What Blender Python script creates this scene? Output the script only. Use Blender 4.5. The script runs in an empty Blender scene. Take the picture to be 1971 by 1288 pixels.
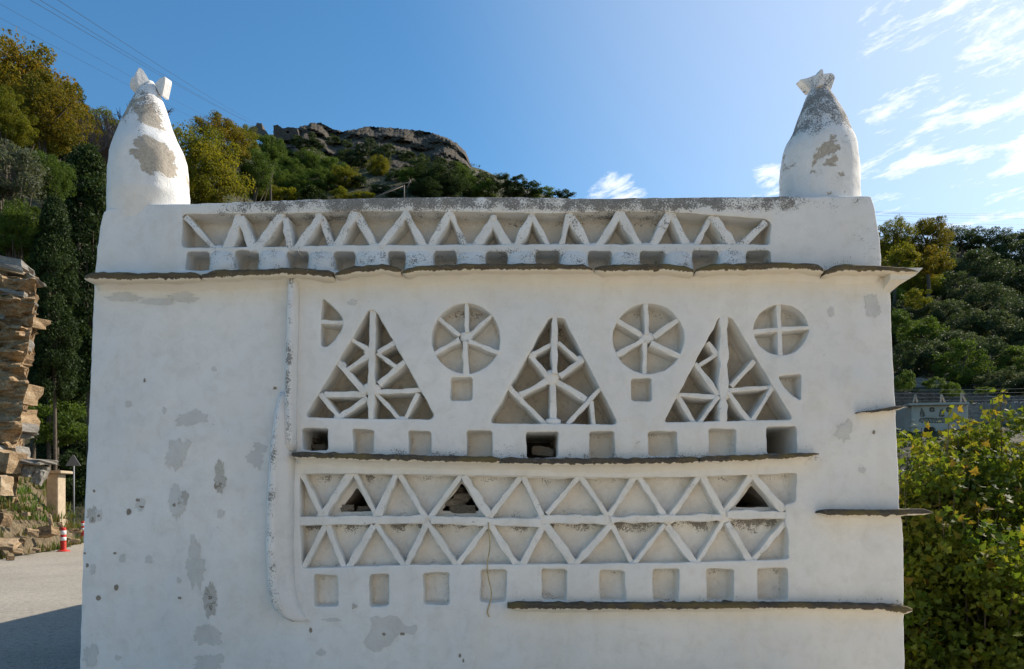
import bpy, bmesh, math, random
import numpy as np
from mathutils import Vector, Matrix, noise
from mathutils.geometry import delaunay_2d_cdt
random.seed(7)
rng = np.random.default_rng(7)
sc = bpy.context.scene
COL = sc.collection
R = math.radians

# ------------------------------------------------------------------ camera, sky, sun, exposure
F = 1400.0            # focal length in photograph pixels (1971 wide)
S = 0.0038            # metres per pixel on the front wall
D = F * S             # camera stands D metres in front of the wall
EYE = 1.6
HOR = 970.0           # horizon row
CX = 985.5
cam = bpy.data.cameras.new('camera')
cam.sensor_width = 36.0
cam.lens = F / 1971 * 36
cam.shift_y = (HOR - 644) / 1971
cam.clip_start = 0.05
cam.clip_end = 6000
camo = bpy.data.objects.new('camera', cam)
COL.objects.link(camo)
camo.location = (0, -D, EYE)
camo.rotation_euler = (R(90), 0, 0)
sc.camera = camo

SUN_AZ, SUN_EL = R(60), R(37)     # azimuth from +Y towards +X
world = bpy.data.worlds.new('World')
sc.world = world
world.use_nodes = True
wn, wl = world.node_tree.nodes, world.node_tree.links
wn.clear()
sky = wn.new('ShaderNodeTexSky')
sky.sky_type = 'NISHITA'
sky.sun_disc = False
sky.sun_elevation = SUN_EL
sky.sun_rotation = SUN_AZ
sky.altitude = 300
sky.air_density = 1.0
sky.dust_density = 0.6
sky.ozone_density = 2.2


def N(nodes, t, **kw):
    n = nodes.new(t)
    for k, v in kw.items():
        if k == 'inp':
            for a, b in v.items():
                n.inputs[a].default_value = b
        else:
            setattr(n, k, v)
    return n


def math_node(nodes, links, op, a, b=None, c=None, clamp=False):
    n = nodes.new('ShaderNodeMath')
    n.operation = op
    n.use_clamp = clamp
    for i, v in enumerate((a, b, c)):
        if v is None:
            continue
        if isinstance(v, (int, float)):
            n.inputs[i].default_value = v
        else:
            links.new(v, n.inputs[i])
    return n.outputs[0]


def wm(op, a, b=None, c=None, clamp=False):
    return math_node(wn, wl, op, a, b, c, clamp)


tc = wn.new('ShaderNodeTexCoord')
sep = wn.new('ShaderNodeSeparateXYZ')
wl.new(tc.outputs['Generated'], sep.inputs[0])
dz = wm('MAXIMUM', sep.outputs[2], 0.03)
cu = wm('DIVIDE', sep.outputs[0], dz)
cv = wm('DIVIDE', sep.outputs[1], dz)
# streak frame: a along the cirrus streaks, b across them
ca = wm('ADD', wm('MULTIPLY', cu, 0.52), wm('MULTIPLY', cv, -0.85))
cb = wm('ADD', wm('MULTIPLY', cu, 0.85), wm('MULTIPLY', cv, 0.52))
cmb = wn.new('ShaderNodeCombineXYZ')
wl.new(wm('MULTIPLY', ca, 1.9), cmb.inputs[0])
wl.new(wm('MULTIPLY', cb, 3.0), cmb.inputs[1])
cn = N(wn, 'ShaderNodeTexNoise', inp={'Scale': 1.9, 'Detail': 8.0, 'Roughness': 0.68, 'Distortion': 0.25})
wl.new(cmb.outputs[0], cn.inputs['Vector'])
cn2 = N(wn, 'ShaderNodeTexNoise', inp={'Scale': 0.55, 'Detail': 2.0})
cmb2 = wn.new('ShaderNodeCombineXYZ')
wl.new(cu, cmb2.inputs[0]); wl.new(cv, cmb2.inputs[1])
wl.new(cmb2.outputs[0], cn2.inputs['Vector'])


def bank_of_cloud(x, y, z, lo, hi):
    v = Vector((x, y, z)).normalized()
    d = wn.new('ShaderNodeVectorMath'); d.operation = 'DOT_PRODUCT'
    nrm = wn.new('ShaderNodeVectorMath'); nrm.operation = 'NORMALIZE'
    wl.new(tc.outputs['Generated'], nrm.inputs[0])
    wl.new(nrm.outputs[0], d.inputs[0])
    d.inputs[1].default_value = v
    mr = N(wn, 'ShaderNodeMapRange', interpolation_type='SMOOTHSTEP', inp={'From Min': lo, 'From Max': hi})
    wl.new(d.outputs['Value'], mr.inputs['Value'])
    return mr.outputs[0]


def cloud_dir(px, py):
    return ((px - CX) / F, 1.0, (HOR - py) / F)


m1 = bank_of_cloud(*cloud_dir(2060, 60), 0.958, 0.995)      # broad cirrus field to the right
m2 = bank_of_cloud(*cloud_dir(1700, 285), 0.9965, 0.9995)
m3 = bank_of_cloud(*cloud_dir(1185, 408), 0.9982, 0.9997)
m4 = bank_of_cloud(*cloud_dir(1490, 350), 0.9988, 0.9999)
msum = wm('MAXIMUM', m1, wm('MAXIMUM', wm('MULTIPLY', m2, 0.95), wm('MAXIMUM', m3, wm('MULTIPLY', m4, 0.8))))
cfac = wm('ADD', wm('ADD', cn.outputs[0], wm('MULTIPLY', msum, 0.265)), -0.68)
cfac = wm('MULTIPLY', cfac, 5.0, clamp=True)
cfac = wm('MULTIPLY', cfac, wm('GREATER_THAN', msum, 0.0001))
cfac = wm('POWER', cfac, 1.1)
# thin veil everywhere towards the sun side
veil = bank_of_cloud(math.sin(SUN_AZ) * math.cos(SUN_EL), math.cos(SUN_AZ) * math.cos(SUN_EL), math.sin(SUN_EL), 0.55, 1.0)
veil = wm('MULTIPLY', veil, 0.36)
cfac = wm('MAXIMUM', cfac, veil)
mixc = N(wn, 'ShaderNodeMix', data_type='RGBA')
wl.new(cfac, mixc.inputs['Factor'])
hs = N(wn, 'ShaderNodeHueSaturation', inp={'Hue': 0.492, 'Saturation': 1.26, 'Value': 1.04})
wl.new(sky.outputs[0], hs.inputs['Color'])
wl.new(hs.outputs[0], mixc.inputs['A'])
mixc.inputs['B'].default_value = (7.6, 7.8, 8.2, 1)
bg = wn.new('ShaderNodeBackground')
bg.inputs['Strength'].default_value = 0.10
wl.new(mixc.outputs['Result'], bg.inputs['Color'])
wo = wn.new('ShaderNodeOutputWorld')
wl.new(bg.outputs[0], wo.inputs['Surface'])

sun = bpy.data.lights.new('sun', 'SUN')
sun.energy = 4.0
sun.angle = R(0.53)
sun.color = (1.0, 0.90, 0.76)
suno = bpy.data.objects.new('sun', sun)
COL.objects.link(suno)
sd = Vector((math.sin(SUN_AZ) * math.cos(SUN_EL), math.cos(SUN_AZ) * math.cos(SUN_EL), math.sin(SUN_EL)))
suno.rotation_euler = sd.to_track_quat('Z', 'Y').to_euler()
suno.location = sd * 200

vs = sc.view_settings
vs.view_transform = 'Standard'
vs.look = 'None'
vs.exposure = 0.72
vs.gamma = 1.0
vs.use_curve_mapping = False
sc.render.engine = 'CYCLES'
sc.cycles.max_bounces = 5
sc.cycles.diffuse_bounces = 4
sc.cycles.glossy_bounces = 2
sc.cycles.transmission_bounces = 3
sc.cycles.transparent_max_bounces = 6


# ------------------------------------------------------------------ small helpers
def P(px, py, Y=0.0):
    d = D + Y
    return Vector(((px - CX) / F * d, Y, EYE + (HOR - py) / F * d))


def tag(o, label=None, cat=None, group=None, kind=None):
    if label: o['label'] = label
    if cat: o['category'] = cat
    if group: o['group'] = group
    if kind: o['kind'] = kind
    return o


def empty(name, loc=(0, 0, 0), parent=None):
    o = bpy.data.objects.new(name, None)
    o.empty_display_size = 0.2
    COL.objects.link(o)
    o.location = loc
    if parent: o.parent = parent
    return o


def mesh_np(name, V, faces_list, smooth=False):
    """V (n,3); faces_list: list of (m,k) int arrays"""
    me = bpy.data.meshes.new(name)
    V = np.asarray(V, dtype=np.float32)
    me.vertices.add(len(V))
    me.vertices.foreach_set('co', V.ravel())
    loops = np.concatenate([f.ravel() for f in faces_list]).astype(np.int32)
    tot = np.concatenate([np.full(len(f), f.shape[1], np.int32) for f in faces_list])
    st = np.concatenate([[0], np.cumsum(tot)[:-1]]).astype(np.int32)
    me.loops.add(len(loops))
    me.loops.foreach_set('vertex_index', loops)
    me.polygons.add(len(tot))
    me.polygons.foreach_set('loop_start', st)
    me.polygons.foreach_set('loop_total', tot)
    if smooth:
        me.polygons.foreach_set('use_smooth', np.ones(len(tot), bool))
    me.update(calc_edges=True)
    me.validate()
    return me


def mesh_py(name, verts, faces, smooth=False, fix=True):
    me = bpy.data.meshes.new(name)
    me.from_pydata([tuple(v) for v in verts], [], faces)
    if fix:
        bm = bmesh.new(); bm.from_mesh(me)
        bmesh.ops.recalc_face_normals(bm, faces=bm.faces)
        bm.to_mesh(me); bm.free()
    if smooth:
        me.polygons.foreach_set('use_smooth', np.ones(len(me.polygons), bool))
    me.update()
    return me


def link(name, me, mat=None, parent=None, loc=None):
    o = bpy.data.objects.new(name, me)
    COL.objects.link(o)
    if mat is not None:
        if isinstance(mat, (list, tuple)):
            for m in mat: me.materials.append(m)
        elif len(me.materials) == 0:
            me.materials.append(mat)
    if parent: o.parent = parent
    if loc is not None: o.location = loc
    return o


def vattr(me, name, vals):
    a = me.attributes.new(name, 'FLOAT', 'POINT')
    a.data.foreach_set('value', np.asarray(vals, np.float32))


def nz(x, y, z, s=1.0):
    return noise.noise(Vector((x * s, y * s, z * s)))


def fbm(x, y, z, s=1.0, o=4):
    v, a, t = 0.0, 1.0, 0.0
    for i in range(o):
        v += a * noise.noise(Vector((x * s + 13.7 * i, y * s - 7.1 * i, z * s)))
        t += a
        a *= 0.5; s *= 2.03
    return v / t


# ------------------------------------------------------------------ materials
def new_mat(name):
    m = bpy.data.materials.new(name)
    m.use_nodes = True
    nt = m.node_tree
    b = nt.nodes['Principled BSDF']
    b.inputs['Roughness'].default_value = 0.9
    b.inputs['Specular IOR Level'].default_value = 0.25
    return m, nt.nodes, nt.links, b


def noise_tex(n, l, scale, detail=4, rough=0.55, coord='Object', dist=0.0, vec=None):
    t = N(n, 'ShaderNodeTexNoise', inp={'Scale': scale, 'Detail': float(detail), 'Roughness': rough, 'Distortion': dist})
    if vec is None:
        c = n.get('TC') or n.new('ShaderNodeTexCoord')
        c.name = 'TC'
        vec = c.outputs[coord]
    l.new(vec, t.inputs['Vector'])
    return t.outputs[0]


def ramp(n, l, fac, stops):
    r = n.new('ShaderNodeValToRGB')
    e = r.color_ramp.elements
    while len(e) < len(stops): e.new(0.5)
    for i, (p, c) in enumerate(stops):
        e[i].position = p
        e[i].color = (*c, 1) if len(c) == 3 else c
    l.new(fac, r.inputs[0])
    return r.outputs[0]


def mix(n, l, fac, a, b, mode='MIX'):
    m = N(n, 'ShaderNodeMix', data_type='RGBA', blend_type=mode)
    for s, v in (('Factor', fac), ('A', a), ('B', b)):
        if isinstance(v, (int, float)):
            m.inputs[s].default_value = v
        elif isinstance(v, tuple):
            m.inputs[s].default_value = (*v, 1)
        else:
            l.new(v, m.inputs[s])
    return m.outputs['Result']


def bump(n, l, b, height, strength=0.3, dist=0.01, prev=None):
    bp = N(n, 'ShaderNodeBump', inp={'Strength': strength, 'Distance': dist})
    l.new(height, bp.inputs['Height'])
    if prev is not None: l.new(prev, bp.inputs['Normal'])
    l.new(bp.outputs[0], b.inputs['Normal'])
    return bp.outputs[0]


def attr(n, name):
    a = n.new('ShaderNodeAttribute')
    a.attribute_name = name
    return a


def plaster_mat(name, base=(0.80, 0.79, 0.765), warm=(0.74, 0.68, 0.56), dirt=0.0, speck=1.0, rough_bump=0.45, peel_col=(0.52, 0.46, 0.37)):
    m, n, l, b = new_mat(name)
    big = noise_tex(n, l, 1.1, 3, 0.55)
    mid = noise_tex(n, l, 6.0, 5, 0.6)
    fine = noise_tex(n, l, 55.0, 3, 0.65)
    vfine = noise_tex(n, l, 190.0, 1, 0.6)
    col = mix(n, l, ramp(n, l, big, [(0.35, (0, 0, 0)), (0.7, (1, 1, 1))]), base, tuple(c * k for c, k in zip(base, (0.86, 0.88, 0.91))))
    # thin washed-out coats
    col = mix(n, l, math_node(n, l, 'MULTIPLY', ramp(n, l, mid, [(0.53, (0, 0, 0)), (0.57, (1, 1, 1))]), 0.34), col, tuple(c * k for c, k in zip(base, (0.90, 0.90, 0.89))))
    streak = N(n, 'ShaderNodeMapping'); streak.inputs['Scale'].default_value = (1, 1, 0.12)
    l.new((n.get('TC')).outputs['Object'], streak.inputs[0])
    sk = noise_tex(n, l, 5.0, 4, 0.6, vec=streak.outputs[0])
    st0 = attr(n, 'stain_bounce').outputs['Fac']
    col = mix(n, l, math_node(n, l, 'MULTIPLY', ramp(n, l, sk, [(0.50, (0, 0, 0)), (0.70, (1, 1, 1))]), math_node(n, l, 'ADD', math_node(n, l, 'MULTIPLY', st0, 0.5), 0.24)), col, tuple(c * k for c, k in zip(base, (0.84, 0.81, 0.75))))
    mot = noise_tex(n, l, 8.0, 6, 0.7, dist=0.5)
    col = mix(n, l, 1.0, col, ramp(n, l, mot, [(0.32, (0.91, 0.905, 0.89)), (0.52, (1, 1, 1)), (0.8, (1.02, 1.02, 1.02))]), 'MULTIPLY')
    # ochre staining plus warm bounce light painted in, by vertex weight
    st = attr(n, 'stain_bounce').outputs['Fac']
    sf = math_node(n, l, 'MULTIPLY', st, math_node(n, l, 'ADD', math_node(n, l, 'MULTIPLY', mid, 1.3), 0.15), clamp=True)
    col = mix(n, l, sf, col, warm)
    if dirt:
        df = math_node(n, l, 'MULTIPLY', ramp(n, l, mid, [(0.38, (0, 0, 0)), (0.66, (1, 1, 1))]), dirt)
        col = mix(n, l, df, col, (0.40, 0.36, 0.30))
        cr = ramp(n, l, noise_tex(n, l, 13.0, 7, 0.72, dist=0.8), [(0.57, (0, 0, 0)), (0.65, (1, 1, 1))])
        col = mix(n, l, math_node(n, l, 'MULTIPLY', cr, min(1, dirt * 1.2)), col, (0.20, 0.17, 0.14))
    # lost coats
    pe = attr(n, 'peel').outputs['Fac']
    pn = noise_tex(n, l, 4.2, 6, 0.62, dist=0.4)
    pf = math_node(n, l, 'SUBTRACT', math_node(n, l, 'ADD', pn, math_node(n, l, 'MULTIPLY', pe, 0.42)), 0.76)
    pf = math_node(n, l, 'MULTIPLY', pf, 60.0, clamp=True)
    pcol = mix(n, l, ramp(n, l, fine, [(0.35, (0, 0, 0)), (0.65, (1, 1, 1))]), peel_col, tuple(c * 0.72 for c in peel_col))
    col = mix(n, l, pf, col, pcol)
    # black lichen speckle by vertex weight
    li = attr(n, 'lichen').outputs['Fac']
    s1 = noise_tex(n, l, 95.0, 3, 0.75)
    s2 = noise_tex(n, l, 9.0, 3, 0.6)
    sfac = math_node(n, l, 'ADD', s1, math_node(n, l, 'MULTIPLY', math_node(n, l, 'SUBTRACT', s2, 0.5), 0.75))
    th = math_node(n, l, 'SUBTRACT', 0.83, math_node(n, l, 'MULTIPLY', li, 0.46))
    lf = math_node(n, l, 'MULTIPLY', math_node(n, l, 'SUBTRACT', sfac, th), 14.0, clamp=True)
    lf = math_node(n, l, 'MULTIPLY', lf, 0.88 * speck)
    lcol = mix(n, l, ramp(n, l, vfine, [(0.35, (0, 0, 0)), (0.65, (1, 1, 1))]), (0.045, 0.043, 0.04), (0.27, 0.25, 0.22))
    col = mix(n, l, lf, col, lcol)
    l.new(col, b.inputs['Base Color'])
    b.inputs['Specular IOR Level'].default_value = 0.15
    h = math_node(n, l, 'ADD', math_node(n, l, 'MULTIPLY', fine, 0.55), math_node(n, l, 'MULTIPLY', mid, 1.6))
    if name == 'pinnacle_plaster': h = math_node(n, l, 'ADD', h, math_node(n, l, 'MULTIPLY', pf, -0.5))
    h = math_node(n, l, 'ADD', h, math_node(n, l, 'MULTIPLY', vfine, 0.18))
    bump(n, l, b, h, rough_bump, 0.008)
    return m


M = {}
M['plaster'] = plaster_mat('plaster')
M['slat'] = plaster_mat('slat_plaster', base=(0.83, 0.815, 0.78), dirt=0.12, rough_bump=0.8)
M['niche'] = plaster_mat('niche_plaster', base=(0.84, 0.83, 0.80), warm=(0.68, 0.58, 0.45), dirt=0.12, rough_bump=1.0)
M['niche_stone'] = plaster_mat('niche_rough_stone', base=(0.70, 0.66, 0.59), warm=(0.55, 0.47, 0.38), dirt=0.42, rough_bump=1.0)
M['pinnacle'] = plaster_mat('pinnacle_plaster', base=(0.81, 0.795, 0.765), rough_bump=0.7, peel_col=(0.50, 0.44, 0.36))
M['patch'] = plaster_mat('old_coat', base=(0.645, 0.638, 0.612), speck=0.9, rough_bump=0.6)
M['patch_rough'] = plaster_mat('rough_old_coat', base=(0.55, 0.535, 0.50), dirt=0.5, rough_bump=0.8)
M['patch_bare'] = plaster_mat('bare_mortar', base=(0.27, 0.235, 0.19), dirt=0.3, rough_bump=0.9)


def slate_mat(name, c1=(0.075, 0.060, 0.042), c2=(0.15, 0.112, 0.062), ragged=True):
    m, n, l, b = new_mat(name)
    c = n.new('ShaderNodeTexCoord'); c.name = 'TC'
    mp = n.new('ShaderNodeMapping'); mp.inputs['Scale'].default_value = (1, 1, 5)
    l.new(c.outputs['Object'], mp.inputs[0])
    a = noise_tex(n, l, 7.0, 8, 0.65, vec=mp.outputs[0])
    f = noise_tex(n, l, 60.0, 5, 0.65)
    col = mix(n, l, ramp(n, l, a, [(0.35, (0, 0, 0)), (0.65, (1, 1, 1))]), c1, c2)
    col = mix(n, l, ramp(n, l, f, [(0.58, (0, 0, 0)), (0.72, (1, 1, 1))]), col, (0.24, 0.21, 0.16))
    col = mix(n, l, math_node(n, l, 'MULTIPLY', ramp(n, l, noise_tex(n, l, 4.0, 5), [(0.5, (0, 0, 0)), (0.6, (1, 1, 1))]), 0.55), col, (0.17, 0.13, 0.045))
    if ragged:
        e = attr(n, 'edge').outputs['Fac']      # 0 lower arris .. 1 top
        r = noise_tex(n, l, 26.0, 7, 0.7)
        rf = math_node(n, l, 'SUBTRACT', math_node(n, l, 'MULTIPLY', r, 0.95), math_node(n, l, 'ADD', e, 0.26))
        rf = math_node(n, l, 'MULTIPLY', rf, 25.0, clamp=True)
        col = mix(n, l, rf, col, (0.72, 0.65, 0.53))
    l.new(col, b.inputs['Base Color'])
    h = math_node(n, l, 'ADD', a, math_node(n, l, 'MULTIPLY', f, 0.5))
    bump(n, l, b, h, 0.8, 0.012)
    return m


M['slate'] = slate_mat('cornice_slate')
M['slate_dark'] = slate_mat('ledge_slate', (0.055, 0.050, 0.046), (0.115, 0.095, 0.068))


def rock_mat(name, c1, c2, c3, scale=1.0, strata=4.0, bstr=1.0, bd=0.06):
    m, n, l, b = new_mat(name)
    c = n.new('ShaderNodeTexCoord'); c.name = 'TC'
    mp = n.new('ShaderNodeMapping'); mp.inputs['Scale'].default_value = (1, 1, strata)
    l.new(c.outputs['Object'], mp.inputs[0])
    a = noise_tex(n, l, 1.3 * scale, 9, 0.65, vec=mp.outputs[0])
    f = noise_tex(n, l, 9.0 * scale, 8, 0.7)
    oi = n.new('ShaderNodeObjectInfo')
    k = math_node(n, l, 'ADD', a, math_node(n, l, 'MULTIPLY', math_node(n, l, 'SUBTRACT', oi.outputs['Random'], 0.5), 0.28))
    col = ramp(n, l, k, [(0.3, c1), (0.5, c2), (0.72, c3)])
    col = mix(n, l, math_node(n, l, 'MULTIPLY', ramp(n, l, f, [(0.40, (1, 1, 1)), (0.56, (0, 0, 0))]), 0.55), col, tuple(v * 0.45 for v in c1))
    l.new(col, b.inputs['Base Color'])
    bump(n, l, b, math_node(n, l, 'ADD', a, math_node(n, l, 'MULTIPLY', f, 0.6)), bstr, bd)
    return m


M['schist'] = rock_mat('tan_schist', (0.22, 0.145, 0.08), (0.44, 0.31, 0.18), (0.58, 0.46, 0.32), 1.1, 1.3)
M['schist_grey'] = rock_mat('grey_schist', (0.17, 0.155, 0.135), (0.28, 0.26, 0.23), (0.40, 0.37, 0.32), 1.1, 1.3)
M['schist_face'] = rock_mat('schist_face', (0.22, 0.14, 0.075), (0.44, 0.30, 0.17), (0.58, 0.45, 0.30), 1.5, 5.0, 1.0, 0.08)
M['castle'] = rock_mat('brown_crag_rock', (0.040, 0.034, 0.024), (0.078, 0.064, 0.046), (0.14, 0.115, 0.085), 0.25, 2.0, 0.8, 0.22)
M['ruin'] = rock_mat('ruin_masonry', (0.08, 0.065, 0.055), (0.14, 0.115, 0.095), (0.21, 0.18, 0.15), 1.0, 3.0, 1.0, 0.2)
M['drystone'] = rock_mat('dry_stone', (0.10, 0.09, 0.08), (0.20, 0.18, 0.16), (0.32, 0.30, 0.27), 1.6, 3.0, 1.0, 0.08)


def simple_mat(name, col, rough=0.8, var=0.25, scale=8.0, bstr=0.3, metal=0.0, bd=0.01):
    m, n, l, b = new_mat(name)
    a = noise_tex(n, l, scale, 6, 0.6)
    c = mix(n, l, ramp(n, l, a, [(0.3, (0, 0, 0)), (0.7, (1, 1, 1))]), tuple(v * (1 - var) for v in col), tuple(min(1, v * (1 + var)) for v in col))
    l.new(c, b.inputs['Base Color'])
    b.inputs['Roughness'].default_value = rough
    b.inputs['Metallic'].default_value = metal
    bump(n, l, b, a, bstr, bd)
    return m


M['bark'] = simple_mat('bark', (0.10, 0.08, 0.06), 0.95, 0.4, 12, 0.8)
M['twig'] = simple_mat('bare_twig', (0.16, 0.125, 0.115), 0.95, 0.3, 12, 0.4)
M['concrete'] = simple_mat('tan_concrete', (0.46, 0.37, 0.26), 0.9, 0.2, 5, 0.5)
M['red'] = simple_mat('red_plastic', (0.52, 0.035, 0.025), 0.45, 0.12, 10, 0.1)
M['white_band'] = simple_mat('white_reflective_band', (0.75, 0.74, 0.70), 0.4, 0.06, 10, 0.1)
M['sign_back'] = simple_mat('galvanised_sign_back', (0.20, 0.21, 0.22), 0.6, 0.12, 6, 0.1, 0.2)
M['wire'] = simple_mat('wire', (0.035, 0.035, 0.04), 0.6, 0.1)
M['wire_pale'] = simple_mat('pale_wire', (0.30, 0.30, 0.30), 0.5, 0.1)
M['cord'] = simple_mat('dry_cord', (0.45, 0.36, 0.20), 0.9, 0.3, 40, 0.5)
M['pole'] = simple_mat('weathered_pole', (0.22, 0.18, 0.15), 0.9, 0.3, 10, 0.5)
M['interior'] = simple_mat('interior_masonry', (0.16, 0.14, 0.12), 0.95, 0.4, 6, 0.9)


def ground_mat():
    m, n, l, b = new_mat('earth_and_scrub')
    a = noise_tex(n, l, 0.09, 8, 0.6)
    f = noise_tex(n, l, 1.4, 8, 0.68)
    col = ramp(n, l, a, [(0.32, (0.055, 0.060, 0.030)), (0.48, (0.10, 0.085, 0.055)), (0.64, (0.19, 0.155, 0.11))])
    col = mix(n, l, ramp(n, l, f, [(0.42, (1, 1, 1)), (0.62, (0, 0, 0))]), col, (0.035, 0.045, 0.018))
    l.new(col, b.inputs['Base Color'])
    bump(n, l, b, math_node(n, l, 'ADD', f, math_node(n, l, 'MULTIPLY', a, 2.0)), 1.0, 0.5)
    return m


def road_mat():
    m, n, l, b = new_mat('worn_asphalt')
    a = noise_tex(n, l, 0.5, 6, 0.6)
    f = noise_tex(n, l, 16.0, 6, 0.8)
    g = noise_tex(n, l, 60.0, 2, 0.7)
    col = ramp(n, l, a, [(0.3, (0.27, 0.24, 0.195)), (0.7, (0.38, 0.34, 0.275))])
    col = mix(n, l, ramp(n, l, f, [(0.35, (1, 1, 1)), (0.5, (0, 0, 0))]), col, (0.14, 0.135, 0.125))
    col = mix(n, l, ramp(n, l, g, [(0.56, (0, 0, 0)), (0.66, (1, 1, 1))]), col, (0.46, 0.44, 0.40))
    l.new(col, b.inputs['Base Color'])
    bump(n, l, b, math_node(n, l, 'ADD', f, g), 0.7, 0.01)
    return m


M['ground'] = ground_mat()
M['road'] = road_mat()
M['bank'] = rock_mat('dry_bank_earth', (0.10, 0.075, 0.045), (0.20, 0.155, 0.095), (0.30, 0.25, 0.16), 1.8, 1.0, 1.0, 0.08)


def leaf_mat(name, cols, trans=0.35, hue_rand=0.25, gloss=0.12):
    """cols: dark, mid, light leaf colours picked per leaf by the 'tone' attribute"""
    m, n, l, b = new_mat(name)
    t = attr(n, 'tone').outputs['Fac']
    oi = n.new('ShaderNodeObjectInfo')
    t2 = math_node(n, l, 'ADD', t, math_node(n, l, 'MULTIPLY', math_node(n, l, 'SUBTRACT', oi.outputs['Random'], 0.5), hue_rand), clamp=True)
    k = [i / (len(cols) - 1) for i in range(len(cols))]
    col = ramp(n, l, t2, list(zip(k, cols)))
    l.new(col, b.inputs['Base Color'])
    b.inputs['Roughness'].default_value = 0.6
    b.inputs['Specular IOR Level'].default_value = gloss
    tr = n.new('ShaderNodeBsdfTranslucent')
    tcol = mix(n, l, 1.0, col, (1.5, 1.45, 0.75), 'MULTIPLY')
    l.new(tcol, tr.inputs['Color'])
    ms = n.new('ShaderNodeMixShader')
    ms.inputs[0].default_value = trans
    l.new(b.outputs[0], ms.inputs[1]); l.new(tr.outputs[0], ms.inputs[2])
    out = n['Material Output']
    l.new(ms.outputs[0], out.inputs['Surface'])
    return m


M['leaf_olive'] = leaf_mat('olive_leaf', [(0.028, 0.044, 0.019), (0.058, 0.084, 0.038), (0.125, 0.145, 0.080)], 0.32, 0.3, 0.12)
M['leaf_silver'] = leaf_mat('silver_olive_leaf', [(0.060, 0.075, 0.045), (0.105, 0.120, 0.080), (0.17, 0.18, 0.125)], 0.3, 0.2, 0.15)
M['leaf_dark'] = leaf_mat('dark_evergreen_leaf', [(0.016, 0.028, 0.010), (0.032, 0.054, 0.017), (0.075, 0.105, 0.028)], 0.25, 0.2)
M['leaf_green'] = leaf_mat('mid_green_leaf', [(0.040, 0.070, 0.014), (0.080, 0.125, 0.024), (0.14, 0.185, 0.040)], 0.4, 0.3)
M['leaf_autumn'] = leaf_mat('autumn_plane_leaf', [(0.070, 0.080, 0.012), (0.130, 0.120, 0.016), (0.185, 0.140, 0.018), (0.175, 0.105, 0.020)], 0.42, 0.3)
M['leaf_gold'] = leaf_mat('golden_green_leaf', [(0.075, 0.095, 0.012), (0.145, 0.150, 0.017), (0.23, 0.195, 0.022)], 0.45, 0.3)
M['leaf_plane'] = leaf_mat('young_plane_leaf', [(0.045, 0.085, 0.012), (0.095, 0.135, 0.014), (0.165, 0.180, 0.018), (0.20, 0.155, 0.020), (0.19, 0.085, 0.03)], 0.5, 0.05, 0.25)
M['grass'] = leaf_mat('bank_grass', [(0.17, 0.13, 0.06), (0.15, 0.13, 0.05), (0.07, 0.11, 0.025), (0.09, 0.15, 0.03)], 0.35, 0.0, 0.2)

# ------------------------------------------------------------------ terrain
SKY_PX = [-900, -400, 0, 100, 200, 300, 400, 480, 530, 600, 700, 800, 880, 910, 960, 1050, 1110, 1200, 1400, 1600, 1690, 1760, 1830, 1971, 2400, 3200]
SKY_PY = [430, 200, 225, 275, 300, 318, 318, 275, 275, 268, 262, 266, 300, 322, 340, 372, 388, 425, 475, 490, 485, 482, 480, 495, 540, 700]
SKY_D = [60, 66, 70, 76, 84, 95, 125, 160, 176, 182, 184, 184, 184, 184, 186, 190, 195, 205, 230, 210, 175, 170, 168, 165, 170, 200]
D0_PX = [-900, 0, 250, 500, 1100, 1600, 1750, 2400]
D0_D = [34, 36, 38, 42, 45, 36, 30, 30]


def terrain(x, y):
    d = y + D
    r = math.hypot(x, d)
    az = math.atan2(x, d)
    px = CX + F * math.tan(max(-1.2, min(1.2, az)))
    fade = 1.0
    if abs(az) > 0.95:
        fade = max(0.0, 1 - (abs(az) - 0.95) / 0.7)
        px = CX + F * math.tan(0.95) * (1 if az > 0 else -1)
    dep = r * math.cos(min(abs(az), 0.95))
    ysk = float(np.interp(px, SKY_PX, SKY_PY)); ds = float(np.interp(px, SKY_PX, SKY_D)); d0 = float(np.interp(px, D0_PX, D0_D))
    zs = (EYE + (HOR - ysk) / F * ds)
    if dep <= d0:
        z = 0.0
    elif dep <= ds:
        t = (dep - d0) / (ds - d0)
        p = 1.45 if px > 1500 else (1.15 if px > 450 else 1.0)
        z = zs * t ** p
    else:
        z = zs - (dep - ds) * 0.22
        z = max(z, zs * 0.25)
    z *= fade
    if dep > d0:
        k = min(1.0, (dep - d0) / 15)
        z += k * 1.3 * fbm(x, y, 3.1, 0.045, 4)
    # the ground falls away to the right of the house
    s1 = min(1, max(0, (x - 3.3) / 2.0)); s2 = min(1, max(0, (y + 0.5) / 2.0)); s3 = min(1, max(0, (30 - dep) / 12))
    z -= 1.8 * s1 * s2 * s3
    return z


def build_ground():
    az = np.concatenate([np.linspace(-0.95, 0.95, 260), np.linspace(0.95, 2 * math.pi - 0.95, 60)[1:-1]])
    rr = np.concatenate([[0.5, 2, 4], np.linspace(6, 30, 14), np.linspace(32, 260, 110), np.geomspace(275, 5000, 14)])
    V = [(0, -D, 0)]
    for r in rr:
        for a in az:
            x, y = r * math.sin(a), r * math.cos(a) - D
            V.append((x, y, terrain(x, y)))
    n = len(az)
    idx = np.arange(len(rr) * n).reshape(len(rr), n) + 1
    a = idx[:-1]; b = idx[1:]
    q = np.stack([a, b, np.roll(b, -1, 1), np.roll(a, -1, 1)], -1).reshape(-1, 4)
    t = np.stack([np.zeros(n, int), idx[0], np.roll(idx[0], -1)], -1)
    me = mesh_np('ground', V, [q[:, ::-1], t[:, ::-1]], smooth=True)
    return tag(link('ground', me, M['ground']), kind='structure')


build_ground()

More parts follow.
